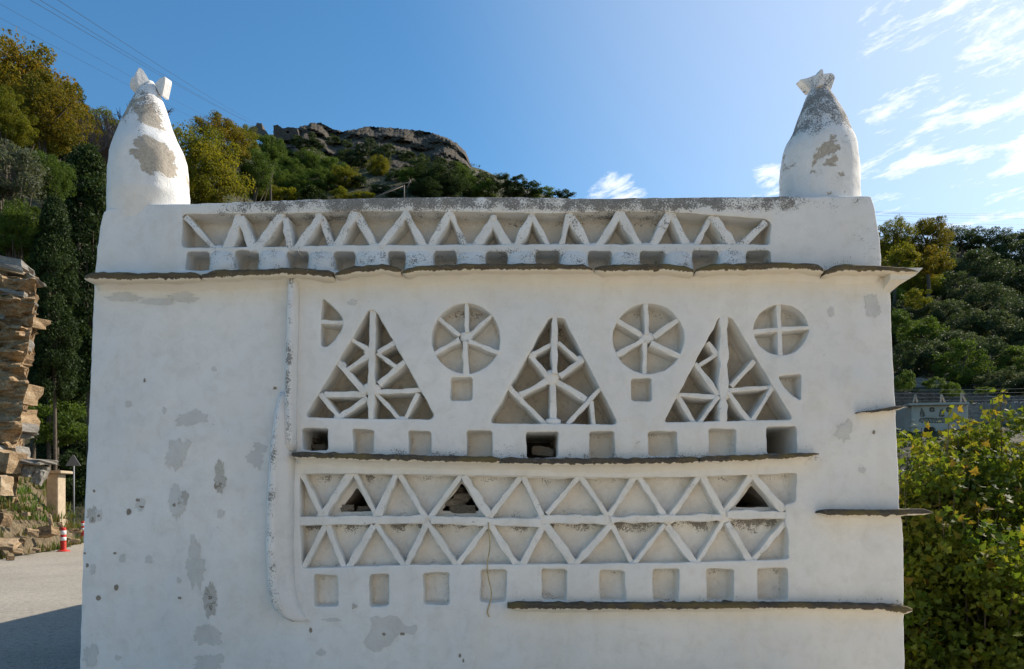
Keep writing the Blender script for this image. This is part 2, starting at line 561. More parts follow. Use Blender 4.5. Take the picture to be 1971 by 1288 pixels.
# road: paved area in front of and to the left of the house
rl = [(-13.2, -16), (-13.3, -6), (-13.6, 4), (-14.1, 10), (-14.7, 15.4), (-15.7, 19.9), (-17.7, 24.6), (-21.5, 29.5), (-27, 33)]
rr_ = [(14, -16), (14, -1.5), (2.7, -1.2), (-3.6, 0.2), (-3.7, 8.5), (-6.5, 14.0), (-11.5, 20.0), (-16.5, 26.0), (-24.5, 30)]


def inside(pts, poly):
    pts = np.asarray(pts); x, y = pts[:, 0], pts[:, 1]
    r = np.zeros(len(pts), bool)
    p = np.asarray(poly); q = np.roll(p, -1, 0)
    for (x1, y1), (x2, y2) in zip(p, q):
        c = ((y1 > y) != (y2 > y))
        if c.any():
            xi = (x2 - x1) * (y - y1) / (y2 - y1 + 1e-12) + x1
            r ^= c & (x < xi)
    return r


def build_road():
    out = rl + rr_[::-1]
    pts, edges = [], []
    for i in range(len(out)):
        p, q = out[i], out[(i + 1) % len(out)]
        for k in range(4): pts.append(Vector((p[0] + (q[0] - p[0]) * k / 4, p[1] + (q[1] - p[1]) * k / 4)))
    n = len(pts)
    for x in np.arange(-26, 14, 1.5):
        for y in np.arange(-15.5, 33, 1.5): pts.append(Vector((x, y)))
    r = delaunay_2d_cdt(pts, [(i, (i + 1) % n) for i in range(n)], [], 0, 1e-5)
    tri = np.array([list(f) for f in r[2]]); vv = np.array([(v.x, v.y) for v in r[0]])
    cen = vv[tri].mean(1)
    ok = inside(cen, out)
    me = mesh_np('road', np.column_stack([vv, np.full(len(vv), 0.012)]), [tri[ok]])
    return tag(link('road', me, M['road']), kind='structure')


build_road()


def yard():
    V, Fc = [], []
    for i in range(9):
        for j in range(15):
            V.append((-5.2 + 18.5 * j / 14, -9.6 + 9.7 * i / 8 if j < 9 else -9.6 + 8.2 * i / 8, 0.022))
    for i in range(8):
        for j in range(14):
            a = i * 15 + j
            Fc.append((a, a + 1, a + 16, a + 15))
    tag(link('yard_pavement', mesh_py('yard_pavement', V, Fc), M['yard']), kind='structure')


M['yard'] = simple_mat('pale_concrete_paving', (0.50, 0.44, 0.35), 0.9, 0.12, 2.0, 0.4)
yard()


def box_part(name, x0, x1, y0, y1, z0, z1, mat, parent, bev=0.01):
    bm = bmesh.new(); bmesh.ops.create_cube(bm, size=1.0)
    for v in bm.verts: v.co = Vector((x0 + (v.co.x + .5) * (x1 - x0), y0 + (v.co.y + .5) * (y1 - y0), z0 + (v.co.z + .5) * (z1 - z0)))
    if bev: bmesh.ops.bevel(bm, geom=bm.edges[:], offset=bev, segments=1, affect='EDGES')
    me = bpy.data.meshes.new(name); bm.to_mesh(me); bm.free()
    return link(name, me, mat, parent)


def opposite_house():
    # the village house across the yard, behind the photographer; it throws warm light back on the dovecote
    root = empty('village_house', (4.0, -12.5, 0))
    tag(root, 'cream village house across the yard, behind the photographer', 'house')
    wallm = simple_mat('cream_limewash', (0.66, 0.57, 0.43), 0.9, 0.06, 1.5, 0.3)
    wood = simple_mat('blue_shutter', (0.10, 0.16, 0.24), 0.6, 0.15, 10, 0.2)
    box_part('wall', -6.0, 8.0, -3.0, 3.0, -0.1, 6.4, wallm, root, 0.03)
    box_part('roof', -6.25, 8.25, -3.25, 3.25, 6.4, 6.65, wallm, root, 0.03)
    for z in (0.9, 3.9):
        for x in (-4.2, -1.6, 3.4, 6.0):
            w = box_part('window', x - 0.5, x + 0.5, 2.98, 3.05, z, z + 1.3, wood, root)
            box_part('sill', x - 0.6, x + 0.6, 2.98, 3.14, z - 0.08, z - 0.005, wallm, w)
    d = box_part('door', 0.4, 1.4, 2.98, 3.06, 0.02, 2.15, wood, root)


opposite_house()


# ------------------------------------------------------------------ sheet with niches
def area2(p):
    return sum(p[i][0] * p[(i + 1) % len(p)][1] - p[(i + 1) % len(p)][0] * p[i][1] for i in range(len(p)))


def resample(poly, step=8.0, jit=0.7, rnd=0.12, seed=0.0):
    if area2(poly) < 0: poly = poly[::-1]
    out = []
    n = len(poly)
    q = []
    for i in range(n):                      # cut the corners a little
        a, b, c = poly[i - 1], poly[i], poly[(i + 1) % n]
        la = math.hypot(a[0] - b[0], a[1] - b[1]); lc = math.hypot(c[0] - b[0], c[1] - b[1])
        ta, tcc = min(rnd, 3.5 / la), min(rnd, 3.5 / lc)
        q.append((b[0] + (a[0] - b[0]) * ta, b[1] + (a[1] - b[1]) * ta))
        q.append((b[0] + (c[0] - b[0]) * tcc, b[1] + (c[1] - b[1]) * tcc))
    n = len(q)
    for i in range(n):
        a, b = q[i], q[(i + 1) % n]
        L = math.hypot(a[0] - b[0], a[1] - b[1])
        k = max(1, int(L / step))
        for j in range(k):
            t = j / k
            x, y = a[0] + (b[0] - a[0]) * t, a[1] + (b[1] - a[1]) * t
            jx = nz(x, y, 1.3 + seed, 0.045) * jit * 1.6 + nz(x, y, 9.3 + seed, 0.13) * jit
            jy = nz(x, y, 5.3 + seed, 0.045) * jit * 1.6 + nz(x, y, 3.3 + seed, 0.13) * jit
            out.append((x + jx, y + jy))
    return out


def offset(poly, o):
    """poly CCW (positive area2): positive o grows it"""
    n = len(poly); out = []
    for i in range(n):
        a, b, c = poly[i - 1], poly[i], poly[(i + 1) % n]
        e1 = Vector((b[0] - a[0], b[1] - a[1])); e2 = Vector((c[0] - b[0], c[1] - b[1]))
        n1 = Vector((e1.y, -e1.x)).normalized(); n2 = Vector((e2.y, -e2.x)).normalized()
        m = n1 + n2
        if m.length < 1e-6: m = n1
        m.normalize()
        k = 1 / max(0.5, m.dot(n1))
        out.append((b[0] + m.x * o * k, b[1] + m.y * o * k))
    return out


def cdt(loops, holes_from, grid, margin, jit=0.25, seed=1):
    """fill loops[0] minus loops[holes_from:], with inner grid points; returns pts, tris; the loop points come first in order"""
    pts, edges = [], []
    spans = []
    for lp in loops:
        s = len(pts)
        pts += lp
        edges += [(s + i, s + (i + 1) % len(lp)) for i in range(len(lp))]
        spans.append((s, len(lp)))
    L0 = np.asarray(loops[0])
    x0, y0 = L0.min(0); x1, y1 = L0.max(0)
    g = np.random.default_rng(seed)
    gx, gy = np.meshgrid(np.arange(x0 + grid / 2, x1, grid), np.arange(y0 + grid / 2, y1, grid))
    gp = np.stack([gx.ravel(), gy.ravel()], -1)
    if len(gp):
        gp = gp + g.uniform(-jit, jit, gp.shape) * grid
        ok = inside(gp, loops[0])
        for lp in loops[1:]: ok &= ~inside(gp, lp)
        gp = gp[ok]
        if len(gp):
            allp = np.asarray(pts)
            keep = np.ones(len(gp), bool)
            for i in range(0, len(gp), 500):
                dd = ((gp[i:i + 500, None, :] - allp[None]) ** 2).sum(-1).min(1)
                keep[i:i + 500] = dd > margin * margin
            gp = gp[keep]
    nb = len(pts)
    pts2 = pts + [tuple(p) for p in gp]
    res = delaunay_2d_cdt([Vector(p) for p in pts2], edges, [], 0, 1e-5)
    vo, fo, orig = res[0], res[2], res[3]
    remap = {}
    out = list(pts2)
    for i, og in enumerate(orig):
        if og:
            remap[i] = og[0]
        else:
            remap[i] = len(out); out.append((vo[i].x, vo[i].y))
    tris = [tuple(remap[v] for v in f) for f in fo]
    arr = np.asarray(out)
    tr = np.asarray(tris)
    cen = arr[tr].mean(1)
    ok = inside(cen, loops[0])
    for lp in loops[1:]: ok &= ~inside(cen, lp)
    return out, tr[ok], spans


def wav(px, py):
    return 0.012 * nz(px, py, 0.5, 0.006) + 0.0085 * nz(px, py, 4.5, 0.017) + 0.0030 * nz(px, py, 8.5, 0.045)


def sheet(name, outline, holes, Y0, back, r=2.6, grid=13.0, mats=None, lichen=None, stain_bounce=None, peel=None, parent=None, wv=1.0, ojit=0.8, rrd=0.008, cap_rel=0.006, step=8.0, grime=None):
    """wall front with niches. holes: (polygon, depth, cap material index, taper)"""
    V, Fc, Mi, PX = [], [], [], []
    REV = {}
    LIC = {}

    def add(px, py, Y):
        V.append(P(px, py, Y)); PX.append((px, py))
        return len(V) - 1
    O = resample(outline, step * 1.5, ojit, 0.1, 2.0)
    Hs = [resample(h[0], step, 0.8, 0.3, 3.0) for h in holes]
    loops = [offset(O, -r)] + [offset(h, r) for h in Hs]
    pts, tris, spans = cdt(loops, 1, grid, grid * 0.45)
    ids = [add(p[0], p[1], Y0 + wv * wav(*p)) for p in pts]
    for t in tris:
        Fc.append(tuple(ids[i] for i in t)); Mi.append(0)

    def ring_strip(prev, cur, mi=0):
        n = len(prev)
        for i in range(n):
            j = (i + 1) % n
            Fc.append((prev[i], prev[j], cur[j], cur[i])); Mi.append(mi)
    # outer arris and side walls
    prev = [ids[spans[0][0] + i] for i in range(spans[0][1])]
    for (o, dy) in ((-0.5 * r, 0.18 * rrd), (-0.1 * r, 0.55 * rrd), (0, 1.2 * rrd)):
        cur = [add(p[0], p[1], Y0 + wv * wav(*p) + dy) for p in offset(O, o)]
        ring_strip(prev, cur); prev = cur
    for Yb in (Y0 + (back - Y0) * 0.1, back):
        cur = []
        for p in O:         # parallel walls: keep world x, z while going back
            w = P(p[0], p[1], Y0)
            V.append(Vector((w.x, Yb, w.z))); PX.append(p); cur.append(len(V) - 1)
        ring_strip(prev, cur); prev = cur
    Fc.append(tuple(prev)); Mi.append(0)
    # niches
    for h, H, sp in zip(holes, Hs, spans[1:]):
        depth, cmi, taper = h[1], h[2], h[3]
        prev = [ids[sp[0] + i] for i in range(sp[1])]
        for (o, dy) in ((0.55 * r, 0.15 * rrd), (0.15 * r, 0.5 * rrd), (0, 1.2 * rrd)):
            cur = [add(p[0], p[1], Y0 + wv * wav(*p) + dy) for p in offset(H, o)]
            ring_strip(prev, cur); prev = cur
        base = [(V[i].x, V[i].z) for i in prev]
        cxm = sum(b[0] for b in base) / len(base); czm = sum(b[1] for b in base) / len(base)
        inner = None
        for k in (0.25, 0.5, 0.75, 1.0):
            cur = []; inner = []
            for i, (bx_, bz) in enumerate(base):
                f = 1 - taper * k
                w = 0.006 * nz(bx_, k * depth, bz, 9.0) * (1 if k < 1 else 0.4)
                x = cxm + (bx_ - cxm) * f + w; z = czm + (bz - czm) * f + w
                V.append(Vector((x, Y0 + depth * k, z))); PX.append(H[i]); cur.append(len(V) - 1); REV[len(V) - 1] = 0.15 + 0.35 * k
                inner.append((x, z))
            ring_strip(prev, cur, 0); prev = cur
        if depth > 0.6:
            Fc.append(tuple(prev)); Mi.append(2)
            continue
        subs = []
        for sp_ in (h[4] if len(h) > 4 else []):
            rs = resample(sp_, 8, 0.9, 0.2, 4.0)
            subs.append([(w.x, w.z) for w in (P(q[0], q[1], Y0 + depth) for q in rs)])
        p2, t2, s2 = cdt([inner] + subs, 1, 0.028, 0.013, 0.3, 5)
        m = len(inner)
        ex = list(prev)
        for sb in subs:
            r0 = []; r1_ = []
            for q in sb:
                V.append(Vector((q[0], Y0 + depth, q[1]))); PX.append(H[0]); r0.append(len(V) - 1)
                V.append(Vector((q[0], Y0 + depth + 0.6, q[1]))); PX.append(H[0]); r1_.append(len(V) - 1)
            ring_strip(r0, r1_, 2); Fc.append(tuple(r1_)); Mi.append(2)
            ex += r0; m += len(sb)
        for q in p2[m:]:
            V.append(Vector((q[0], Y0 + depth + cap_rel * (nz(q[0], 1, q[1], 7) + nz(q[0], 2, q[1], 22)), q[1])))
            PX.append(H[0]); ex.append(len(V) - 1)
            zt_ = max(i_[1] for i_ in inner); zl_ = min(i_[1] for i_ in inner)
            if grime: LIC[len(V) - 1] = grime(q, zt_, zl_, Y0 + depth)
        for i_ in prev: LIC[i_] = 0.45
        for t in t2:
            Fc.append(tuple(ex[i] for i in t)); Mi.append(cmi)
    me = mesh_py(name, V, Fc, smooth=True)
    me.polygons.foreach_set('material_index', np.asarray(Mi, np.int32))
    nv = len(me.vertices)
    if nv == len(PX):
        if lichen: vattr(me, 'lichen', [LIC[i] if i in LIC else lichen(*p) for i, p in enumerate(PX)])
        if stain_bounce: vattr(me, 'stain_bounce', [max(REV.get(i, 0.0), stain_bounce(*p)) for i, p in enumerate(PX)])
        if peel: vattr(me, 'peel', [peel(*p) for p in PX])
    return link(name, me, mats or [M['plaster'], M['niche'], M['interior']], parent)


def slat(x0, y0, x1, y1, w, parent, Yf=0.012, depth=0.2, mat=None, name='slat', lich=0.30, jitter=1.0):
    L = math.hypot(x1 - x0, y1 - y0)
    ux, uy = (x1 - x0) / L, (y1 - y0) / L
    ext = 3.0
    n = max(3, int(L / 11))
    sx, sy = -uy, ux
    prof = [(-0.60, 1.0), (-0.54, 0.5), (-0.5, 0.045), (-0.42, 0.0), (0.0, -0.012), (0.42, 0.0), (0.5, 0.045), (0.54, 0.5), (0.60, 1.0)]
    V, Fc = [], []
    sd_ = random.uniform(0, 99)
    yj = random.uniform(-0.006, 0.010)
    for i in range(n + 1):
        t = -ext / L + (1 + 2 * ext / L) * i / n
        cx, cy = x0 + (x1 - x0) * t, y0 + (y1 - y0) * t
        k1 = nz(cx, cy, sd_, 0.06) * 1.3 * jitter
        ww = w * 0.97 * (1 + 0.42 * nz(cx, cy, sd_ + 3, 0.055) * jitter + 0.10 * random.uniform(-1, 1))
        fy = Yf + yj + 0.010 * nz(cx, cy, sd_ + 7, 0.05) * jitter
        for (a, dpt) in prof:
            jit = 0.0018 * random.uniform(-1, 1)
            q = P(cx + sx * (a * ww + k1), cy + sy * (a * ww + k1), 0.0)
            Y = fy + dpt * (depth - Yf) + jit
            V.append((q.x + jit, Y, q.z + jit))
    m = len(prof)
    for i in range(n):
        for j in range(m - 1):
            a = i * m + j
            Fc.append((a, a + 1, a + m + 1, a + m))
        Fc.append((i * m + m - 1, i * m, i * m + m, i * m + 2 * m - 1))
    Fc.append(tuple(range(m))); Fc.append(tuple(n * m + j for j in range(m)))
    me = mesh_py(name, V, Fc, smooth=True)
    me.set_sharp_from_angle(angle=R(32))
    vattr(me, 'stain_bounce', [(0.45 if (k % m) in (0, 8) else 0.3 if (k % m) in (1, 7) else 0.05) for k in range(len(V))])
    vattr(me, 'lichen', [lich * (1.0 if (k % m) in (2, 3, 4, 5, 6) else 0.2) for k in range(len(V))])
    return link(name, me, mat or M['slat'], parent)


def blob(px, py, rx, ry, parent, Y=0.02, ryy=0.07, name='plaster_joint', mat=None):
    bm = bmesh.new()
    bmesh.ops.create_icosphere(bm, subdivisions=2, radius=1.0)
    c = P(px, py, Y)
    s = random.uniform(0, 99)
    V = []
    for v in bm.verts:
        k = 1 + 0.35 * nz(v.co.x, v.co.y, v.co.z + s, 1.4) + 0.15 * nz(v.co.x, v.co.y, v.co.z + s, 4)
        v.co = Vector((c.x + v.co.x * k * rx * S, Y + ryy * (v.co.y + 0.85) * k * (1.0 if v.co.y > 0 else 0.2), c.z + v.co.z * k * ry * S))
    me = bpy.data.meshes.new(name)
    for f in bm.faces: f.smooth = True
    bm.to_mesh(me); bm.free()
    return link(name, me, mat or M['slat'], parent)


def ledge(name, prof, proj, parent, mat, thick_back=0.05, plan=None, base_Y=0.0, round_end=False):
    """stone slab: prof = [(px, top, bottom)] read off the front arris; proj metres forward of the wall"""
    V, Fc, E = [], [], []
    xs = [p[0] for p in prof]
    n = max(8, int((xs[-1] - xs[0]) / 9))
    cs = [(0.05, 1.0), (0.0, 0.96), (-0.93, 1.0), (-1.0, 0.82), (-1.02, 0.5), (-0.99, 0.15), (-0.92, 0.0), (0.05, 0.0)]
    sd_ = random.uniform(0, 50)
    for i in range(n + 1):
        x = xs[0] + (xs[-1] - xs[0]) * i / n
        t = float(np.interp(x, xs, [p[1] for p in prof])) + 2.0 * nz(x, sd_, 1, 0.06) + 1.2 * nz(x, sd_, 3, 0.17) + 0.5 * random.uniform(-1, 1)
        b = float(np.interp(x, xs, [p[2] for p in prof])) + 2.2 * nz(x, sd_, 5, 0.07) + 1.4 * nz(x, sd_, 8, 0.19)
        e = min(1.0, (min(i, n - i) + 0.35) / 1.6)
        pr = proj * (1 + 0.10 * nz(x, sd_, 9, 0.03) + 0.06 * nz(x, sd_, 2, 0.12)) * (0.93 + 0.07 * e)
        mid = (t + b) / 2
        t = mid + (t - mid) * (0.55 + 0.45 * e); b = mid + (b - mid) * (0.55 + 0.45 * e)
        for (a, h) in cs:
            yy = base_Y + (a * pr if a < 0 else a)
            q = P(x, b + (t - b) * h, base_Y - proj)
            V.append((q.x + 0.002 * random.uniform(-1, 1), yy + 0.003 * random.uniform(-1, 1), q.z))
            E.append(h)
    m = len(cs)
    for i in range(n):
        for j in range(m):
            a, b = i * m + j, i * m + (j + 1) % m
            Fc.append((a, b, b + m, a + m))
    Fc.append(tuple(range(m))); Fc.append(tuple(n * m + j for j in range(m)))
    me = mesh_py(name, V, Fc, smooth=True)
    vattr(me, 'edge', E)
    return link(name, me, mat, parent)


def cove(name, prof, proj, drop, parent, base_Y=0.0, ends=(0.0, 0.0), mat=None, stain_bounce=0.9, end_l=0, end_r=0):
    """plaster fillet under a slab"""
    V, Fc, W = [], [], []
    xs = [p[0] for p in prof]
    n = max(8, int((xs[-1] - xs[0]) / 12))
    K = 6
    for i in range(n + 1):
        x = xs[0] + (xs[-1] - xs[0]) * i / n
        b = float(np.interp(x, xs, [p[2] for p in prof]))
        dr = drop * (1 + 0.14 * nz(x, 3, 1, 0.02) + 0.1 * nz(x, 8, 1, 0.08))
        q = P(x, b, base_Y - proj)
        zt = q.z + 0.004
        pr = proj * (0.90 + 0.05 * nz(x, 1, 1, 0.05))
        e = min(1.0, (min(i, n - i)) / 2.0)
        for k in range(K + 1):
            t = k / K
            yy = base_Y - pr * (1 - t) ** 1.7 * (0.5 + 0.5 * e) + 0.02 * t
            zz = zt - dr * S * t ** 1.35 - 0.003 * (1 - t) * random.random()
            V.append((q.x * (1 - 0.0 * t), yy, zz)); W.append(stain_bounce * (1 - 0.75 * t))  # warmest right under the slab: staining with bounce light painted in
        V.append((q.x, base_Y + 0.03, zt - dr * S)); W.append(0)
        V.append((q.x, base_Y + 0.03, zt)); W.append(0)
    m = K + 3
    for i in range(n):
        for j in range(m):
            a, b = i * m + j, i * m + (j + 1) % m
            Fc.append((a, b, b + m, a + m))
    Fc.append(tuple(range(m))); Fc.append(tuple(n * m + j for j in range(m)))
    me = mesh_py(name, V, Fc, smooth=True)
    vattr(me, 'stain_bounce', W)
    return link(name, me, mat or M['plaster'], parent)


# ------------------------------------------------------------------ the dovecote
dove = empty('dovecote', (0, 3.5, 0))
tag(dove, 'large whitewashed dovecote with geometric niches and two pinnacles filling the foreground', 'dovecote')


def child_fix(o):
    o.matrix_parent_inverse = Matrix.Translation((0, -3.5, 0))
    return o


def rect(x0, y0, x1, y1):
    s = random.uniform
    return [(x0 + s(-1.5, 1.5), y0 + s(-1.5, 1.5)), (x1 + s(-1.5, 1.5), y0 + s(-1.5, 1.5)), (x1 + s(-1.5, 1.5), y1 + s(-1.5, 1.5)), (x0 + s(-1.5, 1.5), y1 + s(-1.5, 1.5))]


def ell(cx, cy, rx, ry, n=26):
    return [(cx + rx * math.cos(2 * math.pi * i / n), cy + ry * math.sin(2 * math.pi * i / n)) for i in range(n)]


holes = []
DP = 0.20
# half disc, wheels, quadrant
holes.append(([(621, 574), (634, 584), (647, 596), (657, 608), (661, 622), (658, 637), (646, 653), (632, 667), (617.5, 667), (618, 620)], 0.16, 1, 0.06))
tri1 = [(711, 597), (725, 600), (836, 799), (829, 808), (592, 804), (591, 797)]
tri2 = [(1057, 612), (1085, 612), (1187, 810), (1183, 817), (947, 815), (945, 810)]
tri3 = [(1384, 612), (1408, 612), (1524, 803), (1521, 808), (1281, 813), (1280, 808)]
holes += [(tri1, 0.26, 3, 0.02), (tri2, 0.26, 3, 0.02), (tri3, 0.26, 3, 0.02)]
holes += [(ell(897, 652, 66, 68), 0.16, 1, 0.03), (ell(1248, 652, 69, 68), 0.16, 1, 0.03), (ell(1503, 635, 53, 49), 0.15, 1, 0.03)]
holes += [([(1497, 724), (1542, 720), (1541, 771), (1522, 759), (1507, 743)], 0.15, 1, 0.05)]
holes += [(rect(868, 728, 909, 771), 0.15, 1, 0.06), (rect(1216, 729, 1255, 772), 0.15, 1, 0.06)]
dark_sq = {0, 4, 8}
for i, q in enumerate([(582, 824, 631, 868), (680, 827, 720, 874), (787, 830, 831, 877), (898, 829, 948, 881), (1014, 832, 1074, 882), (1134, 830, 1183, 881), (1247, 830, 1304, 878), (1364, 827, 1417, 878), (1475, 821, 1534, 873)]):
    holes.append((rect(*q), 0.9 if i in dark_sq else random.uniform(0.12, 0.18), 1, 0.06))
for q in [(605, 1106, 650, 1168), (711, 1106, 749, 1167), (814, 1103, 864, 1163), (926, 1098, 975, 1160), (1043, 1096, 1092, 1156), (1154, 1098, 1203, 1157), (1256, 1096, 1307, 1158), (1361, 1095, 1411, 1158), (1457, 1094, 1516, 1155)]:
    holes.append((rect(*q), random.uniform(0.09, 0.15), 1, 0.08))
# the two-storey triangle frieze is one recess; its three open triangles are cut through the back wall
frieze = [(577, 912), (800, 913), (1100, 919), (1300, 919), (1534, 911), (1531, 967), (1510, 972), (1512, 1012), (1517, 1024), (1518, 1076), (1300, 1083), (1000, 1086), (780, 1087), (581, 1094), (577, 1000)]

fl = [(183, 522), (180, 600), (175, 720), (169, 860), (163, 990), (159, 1120), (155, 1250), (151, 1393)]
fr = [(1742, 1393), (1741, 1288), (1739, 1180), (1738, 1040), (1736, 1003), (1731, 985), (1728, 900), (1724, 800), (1719, 720), (1714, 600), (1712, 522)]
outline = fl + fr


def bandw(y, y0, y1):
    return 1.0 if y0 <= y <= y1 else 0.0


def fw_lichen(x, y):
    w = 0.17
    if 565 < x < 1580: w = max(w, 0.68 * max(0, 1 - abs(880 - y) / 45) if y < 884 else 0)
    if 975 < x < 1740: w = max(w, 0.68 * max(0, 1 - (1166 - y) / 35) if y < 1166 else 0)
    if x > 1575: w = max(w, 0.6 * max(0, 1 - (988 - y) / 40) if y < 990 else 0)
    if x > 1650: w = max(w, 0.6 * max(0, 1 - (790 - y) / 30) if y < 792 else 0)
    if x < 185 + 30 and y > 880: w = max(w, 0.2)
    return w


def fw_stain_bounce(x, y):  # warm tint under the slabs: part staining, part painted ground bounce
    w = 0.0
    w = max(w, 0.75 * max(0, 1 - (y - 535) / 60.0)) if y > 525 else w
    if 560 < x < 1580 and y > 885: w = max(w, 0.55 * max(0, 1 - (y - 890) / 40))
    if 975 < x < 1745 and y > 1165: w = max(w, 0.6 * max(0, 1 - (y - 1172) / 40))
    if x > 1000: w = max(w, 0.10)
    if 905 < x < 945 and y > 1180: w = max(w, 0.15)
    return w


FNODE = [678, 765, 890, 1005, 1118, 1228, 1349, 1450, 626, 720, 820, 940, 1048, 1177, 1282, 1397, 600, 500]


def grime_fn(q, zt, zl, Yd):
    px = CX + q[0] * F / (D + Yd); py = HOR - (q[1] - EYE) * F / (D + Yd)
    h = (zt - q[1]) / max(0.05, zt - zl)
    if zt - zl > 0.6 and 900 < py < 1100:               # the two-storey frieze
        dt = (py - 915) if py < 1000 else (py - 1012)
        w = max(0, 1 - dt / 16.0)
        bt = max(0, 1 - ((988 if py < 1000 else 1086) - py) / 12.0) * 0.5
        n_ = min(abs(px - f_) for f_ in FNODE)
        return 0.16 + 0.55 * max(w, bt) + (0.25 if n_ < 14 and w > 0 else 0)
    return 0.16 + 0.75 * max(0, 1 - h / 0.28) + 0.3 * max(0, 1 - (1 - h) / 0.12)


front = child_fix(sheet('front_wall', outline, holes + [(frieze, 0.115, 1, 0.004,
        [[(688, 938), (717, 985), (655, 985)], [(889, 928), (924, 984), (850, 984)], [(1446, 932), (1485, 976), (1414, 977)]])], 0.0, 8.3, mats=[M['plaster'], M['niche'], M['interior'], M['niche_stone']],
                        lichen=fw_lichen, stain_bounce=fw_stain_bounce, peel=lambda x, y: 0.0, parent=dove, step=7, grime=grime_fn))


def fslat(*a, **k):
    return slat(*a, front, **k)


# slats -------------------------------------------------------------
for a in [(616, 619, 662, 621, 9)]:
    fslat(*a, depth=0.17, Yf=0.004)
T1 = [(717, 598, 712.5, 806, 14), (673, 650, 708, 672, 10), (714, 678, 668, 710, 11), (650, 697, 700, 754, 12), (626, 758, 700, 758, 12), (617, 760, 651, 803, 10), (654, 801, 703, 767, 11),
      (757, 660, 730, 676, 10), (727, 680, 763, 706, 9), (776, 697, 730, 737, 13), (806, 750, 722, 754, 10), (726, 760, 768, 806, 8), (803, 759, 779, 806, 10)]
T2 = [(1067.5, 613, 1067.5, 716, 13), (1065, 737, 1065, 810, 13), (1059, 663, 1028, 680, 9), (1023, 685, 1054, 724, 10), (1077, 660, 1112, 690, 9), (1121, 693, 1080, 722, 11), (1054, 731, 1004, 758, 12),
      (981, 746, 1048, 814, 11), (1074, 735, 1127, 766, 12), (1154, 750, 1095, 813, 10), (1139, 775, 1143, 816, 8)]
T3 = [(1394, 612, 1392.6, 812, 18), (1366, 660, 1380, 678, 10), (1382, 680, 1347, 702, 8), (1341, 701, 1383, 757, 10), (1311, 759, 1380, 763, 9), (1307, 763, 1337, 812, 10), (1383, 765, 1349, 812, 9),
      (1453, 696, 1412, 740, 10), (1405, 750, 1487, 744, 9), (1405, 757, 1443, 809, 11), (1486, 750, 1450, 809, 9)]
for Tn in (T1, T2, T3):
    for k, a in enumerate(Tn):
        fslat(*a, depth=0.265, Yf=0.006 if k == 0 else 0.022)
W2 = [(898, 583, 898, 636, 9), (838, 607, 882, 643, 9), (830, 683, 882, 655, 10), (950, 602, 906, 643, 9), (959, 679, 905, 657, 9), (897, 720, 895, 660, 10)]
W3 = [(1244, 583, 1246, 640, 11), (1309, 613, 1262, 645, 11), (1306, 684, 1256, 661, 11), (1241, 721, 1242, 661, 10), (1184, 613, 1233, 642, 10), (1189, 682, 1236, 655, 11)]
W4 = [(1499, 586, 1503, 684, 10), (1449, 638, 1557, 630, 9)]
for Wn in (W2, W3, W4):
    for a in Wn: fslat(*a, depth=0.165, Yf=0.008)
UP = [(579, 910, 617, 990, 11), (674, 911, 622, 988, 16), (681, 910, 721, 989, 9), (762, 912, 727, 989, 14), (768, 913, 818, 996, 11), (887, 915, 827, 996, 11), (894, 919, 940, 990, 15), (1003, 917, 944, 993, 10),
      (1008, 919, 1042, 990, 11), (1115, 917, 1055, 988, 10), (1120, 920, 1168, 990, 10), (1223, 917, 1175, 990, 11), (1233, 921, 1278, 990, 11), (1346, 917, 1294, 993, 11), (1353, 916, 1392, 988, 13), (1448, 915, 1398, 985, 13), (1452, 916, 1508, 981, 14)]
LO = [(624, 1014, 581, 1096, 10), (629, 1014, 660, 1092, 12), (717, 1014, 671, 1092, 14), (724, 1011, 776, 1088, 11), (819, 1012, 783, 1086, 12), (822, 1007, 876, 1085, 12), (937, 1012, 883, 1084, 11), (944, 1011, 990, 1083, 14),
      (1046, 1012, 1006, 1086, 13), (1051, 1011, 1104, 1085, 16), (1175, 1012, 1111, 1084, 14), (1180, 1013, 1217, 1082, 9), (1278, 1012, 1224, 1083, 9), (1287, 1014, 1339, 1084, 14), (1392, 1007, 1345, 1082, 9), (1403, 1009, 1445, 1081, 12), (1512, 1009, 1452, 1079, 11)]
MID = [(573, 1003, 815, 1000, 17), (832, 1001, 1038, 1007, 16), (1043, 999, 1168, 1001, 17), (1180, 1001, 1386, 996, 14), (1404, 990, 1512, 992, 17)]
for a in UP + LO: fslat(*a, depth=0.125, Yf=0.014)
for a in MID: fslat(*a, depth=0.125, Yf=0.004, name='mid_slat')
for (x, y, r1, r2) in [(897, 648, 13, 12), (1246, 650, 14, 12), (1063, 727, 15, 14), (714, 748, 17, 13), (1394, 755, 13, 14), (712, 675, 12, 9), (1025, 683, 8, 8), (1117, 692, 9, 8), (1066, 812, 15, 8),
                       (652, 803, 10, 6), (774, 807, 11, 6), (1446, 809, 11, 6), (1488, 746, 9, 7), (820, 1002, 12, 12), (942, 1002, 10, 12), (1043, 1002, 13, 13), (1172, 1001, 14, 12), (1287, 1001, 13, 10), (1396, 996, 14, 13),
                       (619, 992, 10, 7), (724, 992, 9, 8), (666, 1094, 9, 6), (780, 1088, 8, 6), (880, 1086, 8, 6), (998, 1086, 14, 7), (1108, 1086, 8, 5), (1221, 1084, 8, 6), (1342, 1084, 6, 5), (1448, 1081, 6, 5),
                       (678, 911, 9, 6), (765, 912, 8, 6), (890, 916, 9, 7), (1005, 917, 8, 6), (1118, 917, 10, 7), (1228, 917, 10, 7), (1349, 915, 11, 8), (1450, 914, 11, 8), (1501, 634, 9, 9), (657, 702, 9, 7)]:
    blob(x, y, r1, r2, front)



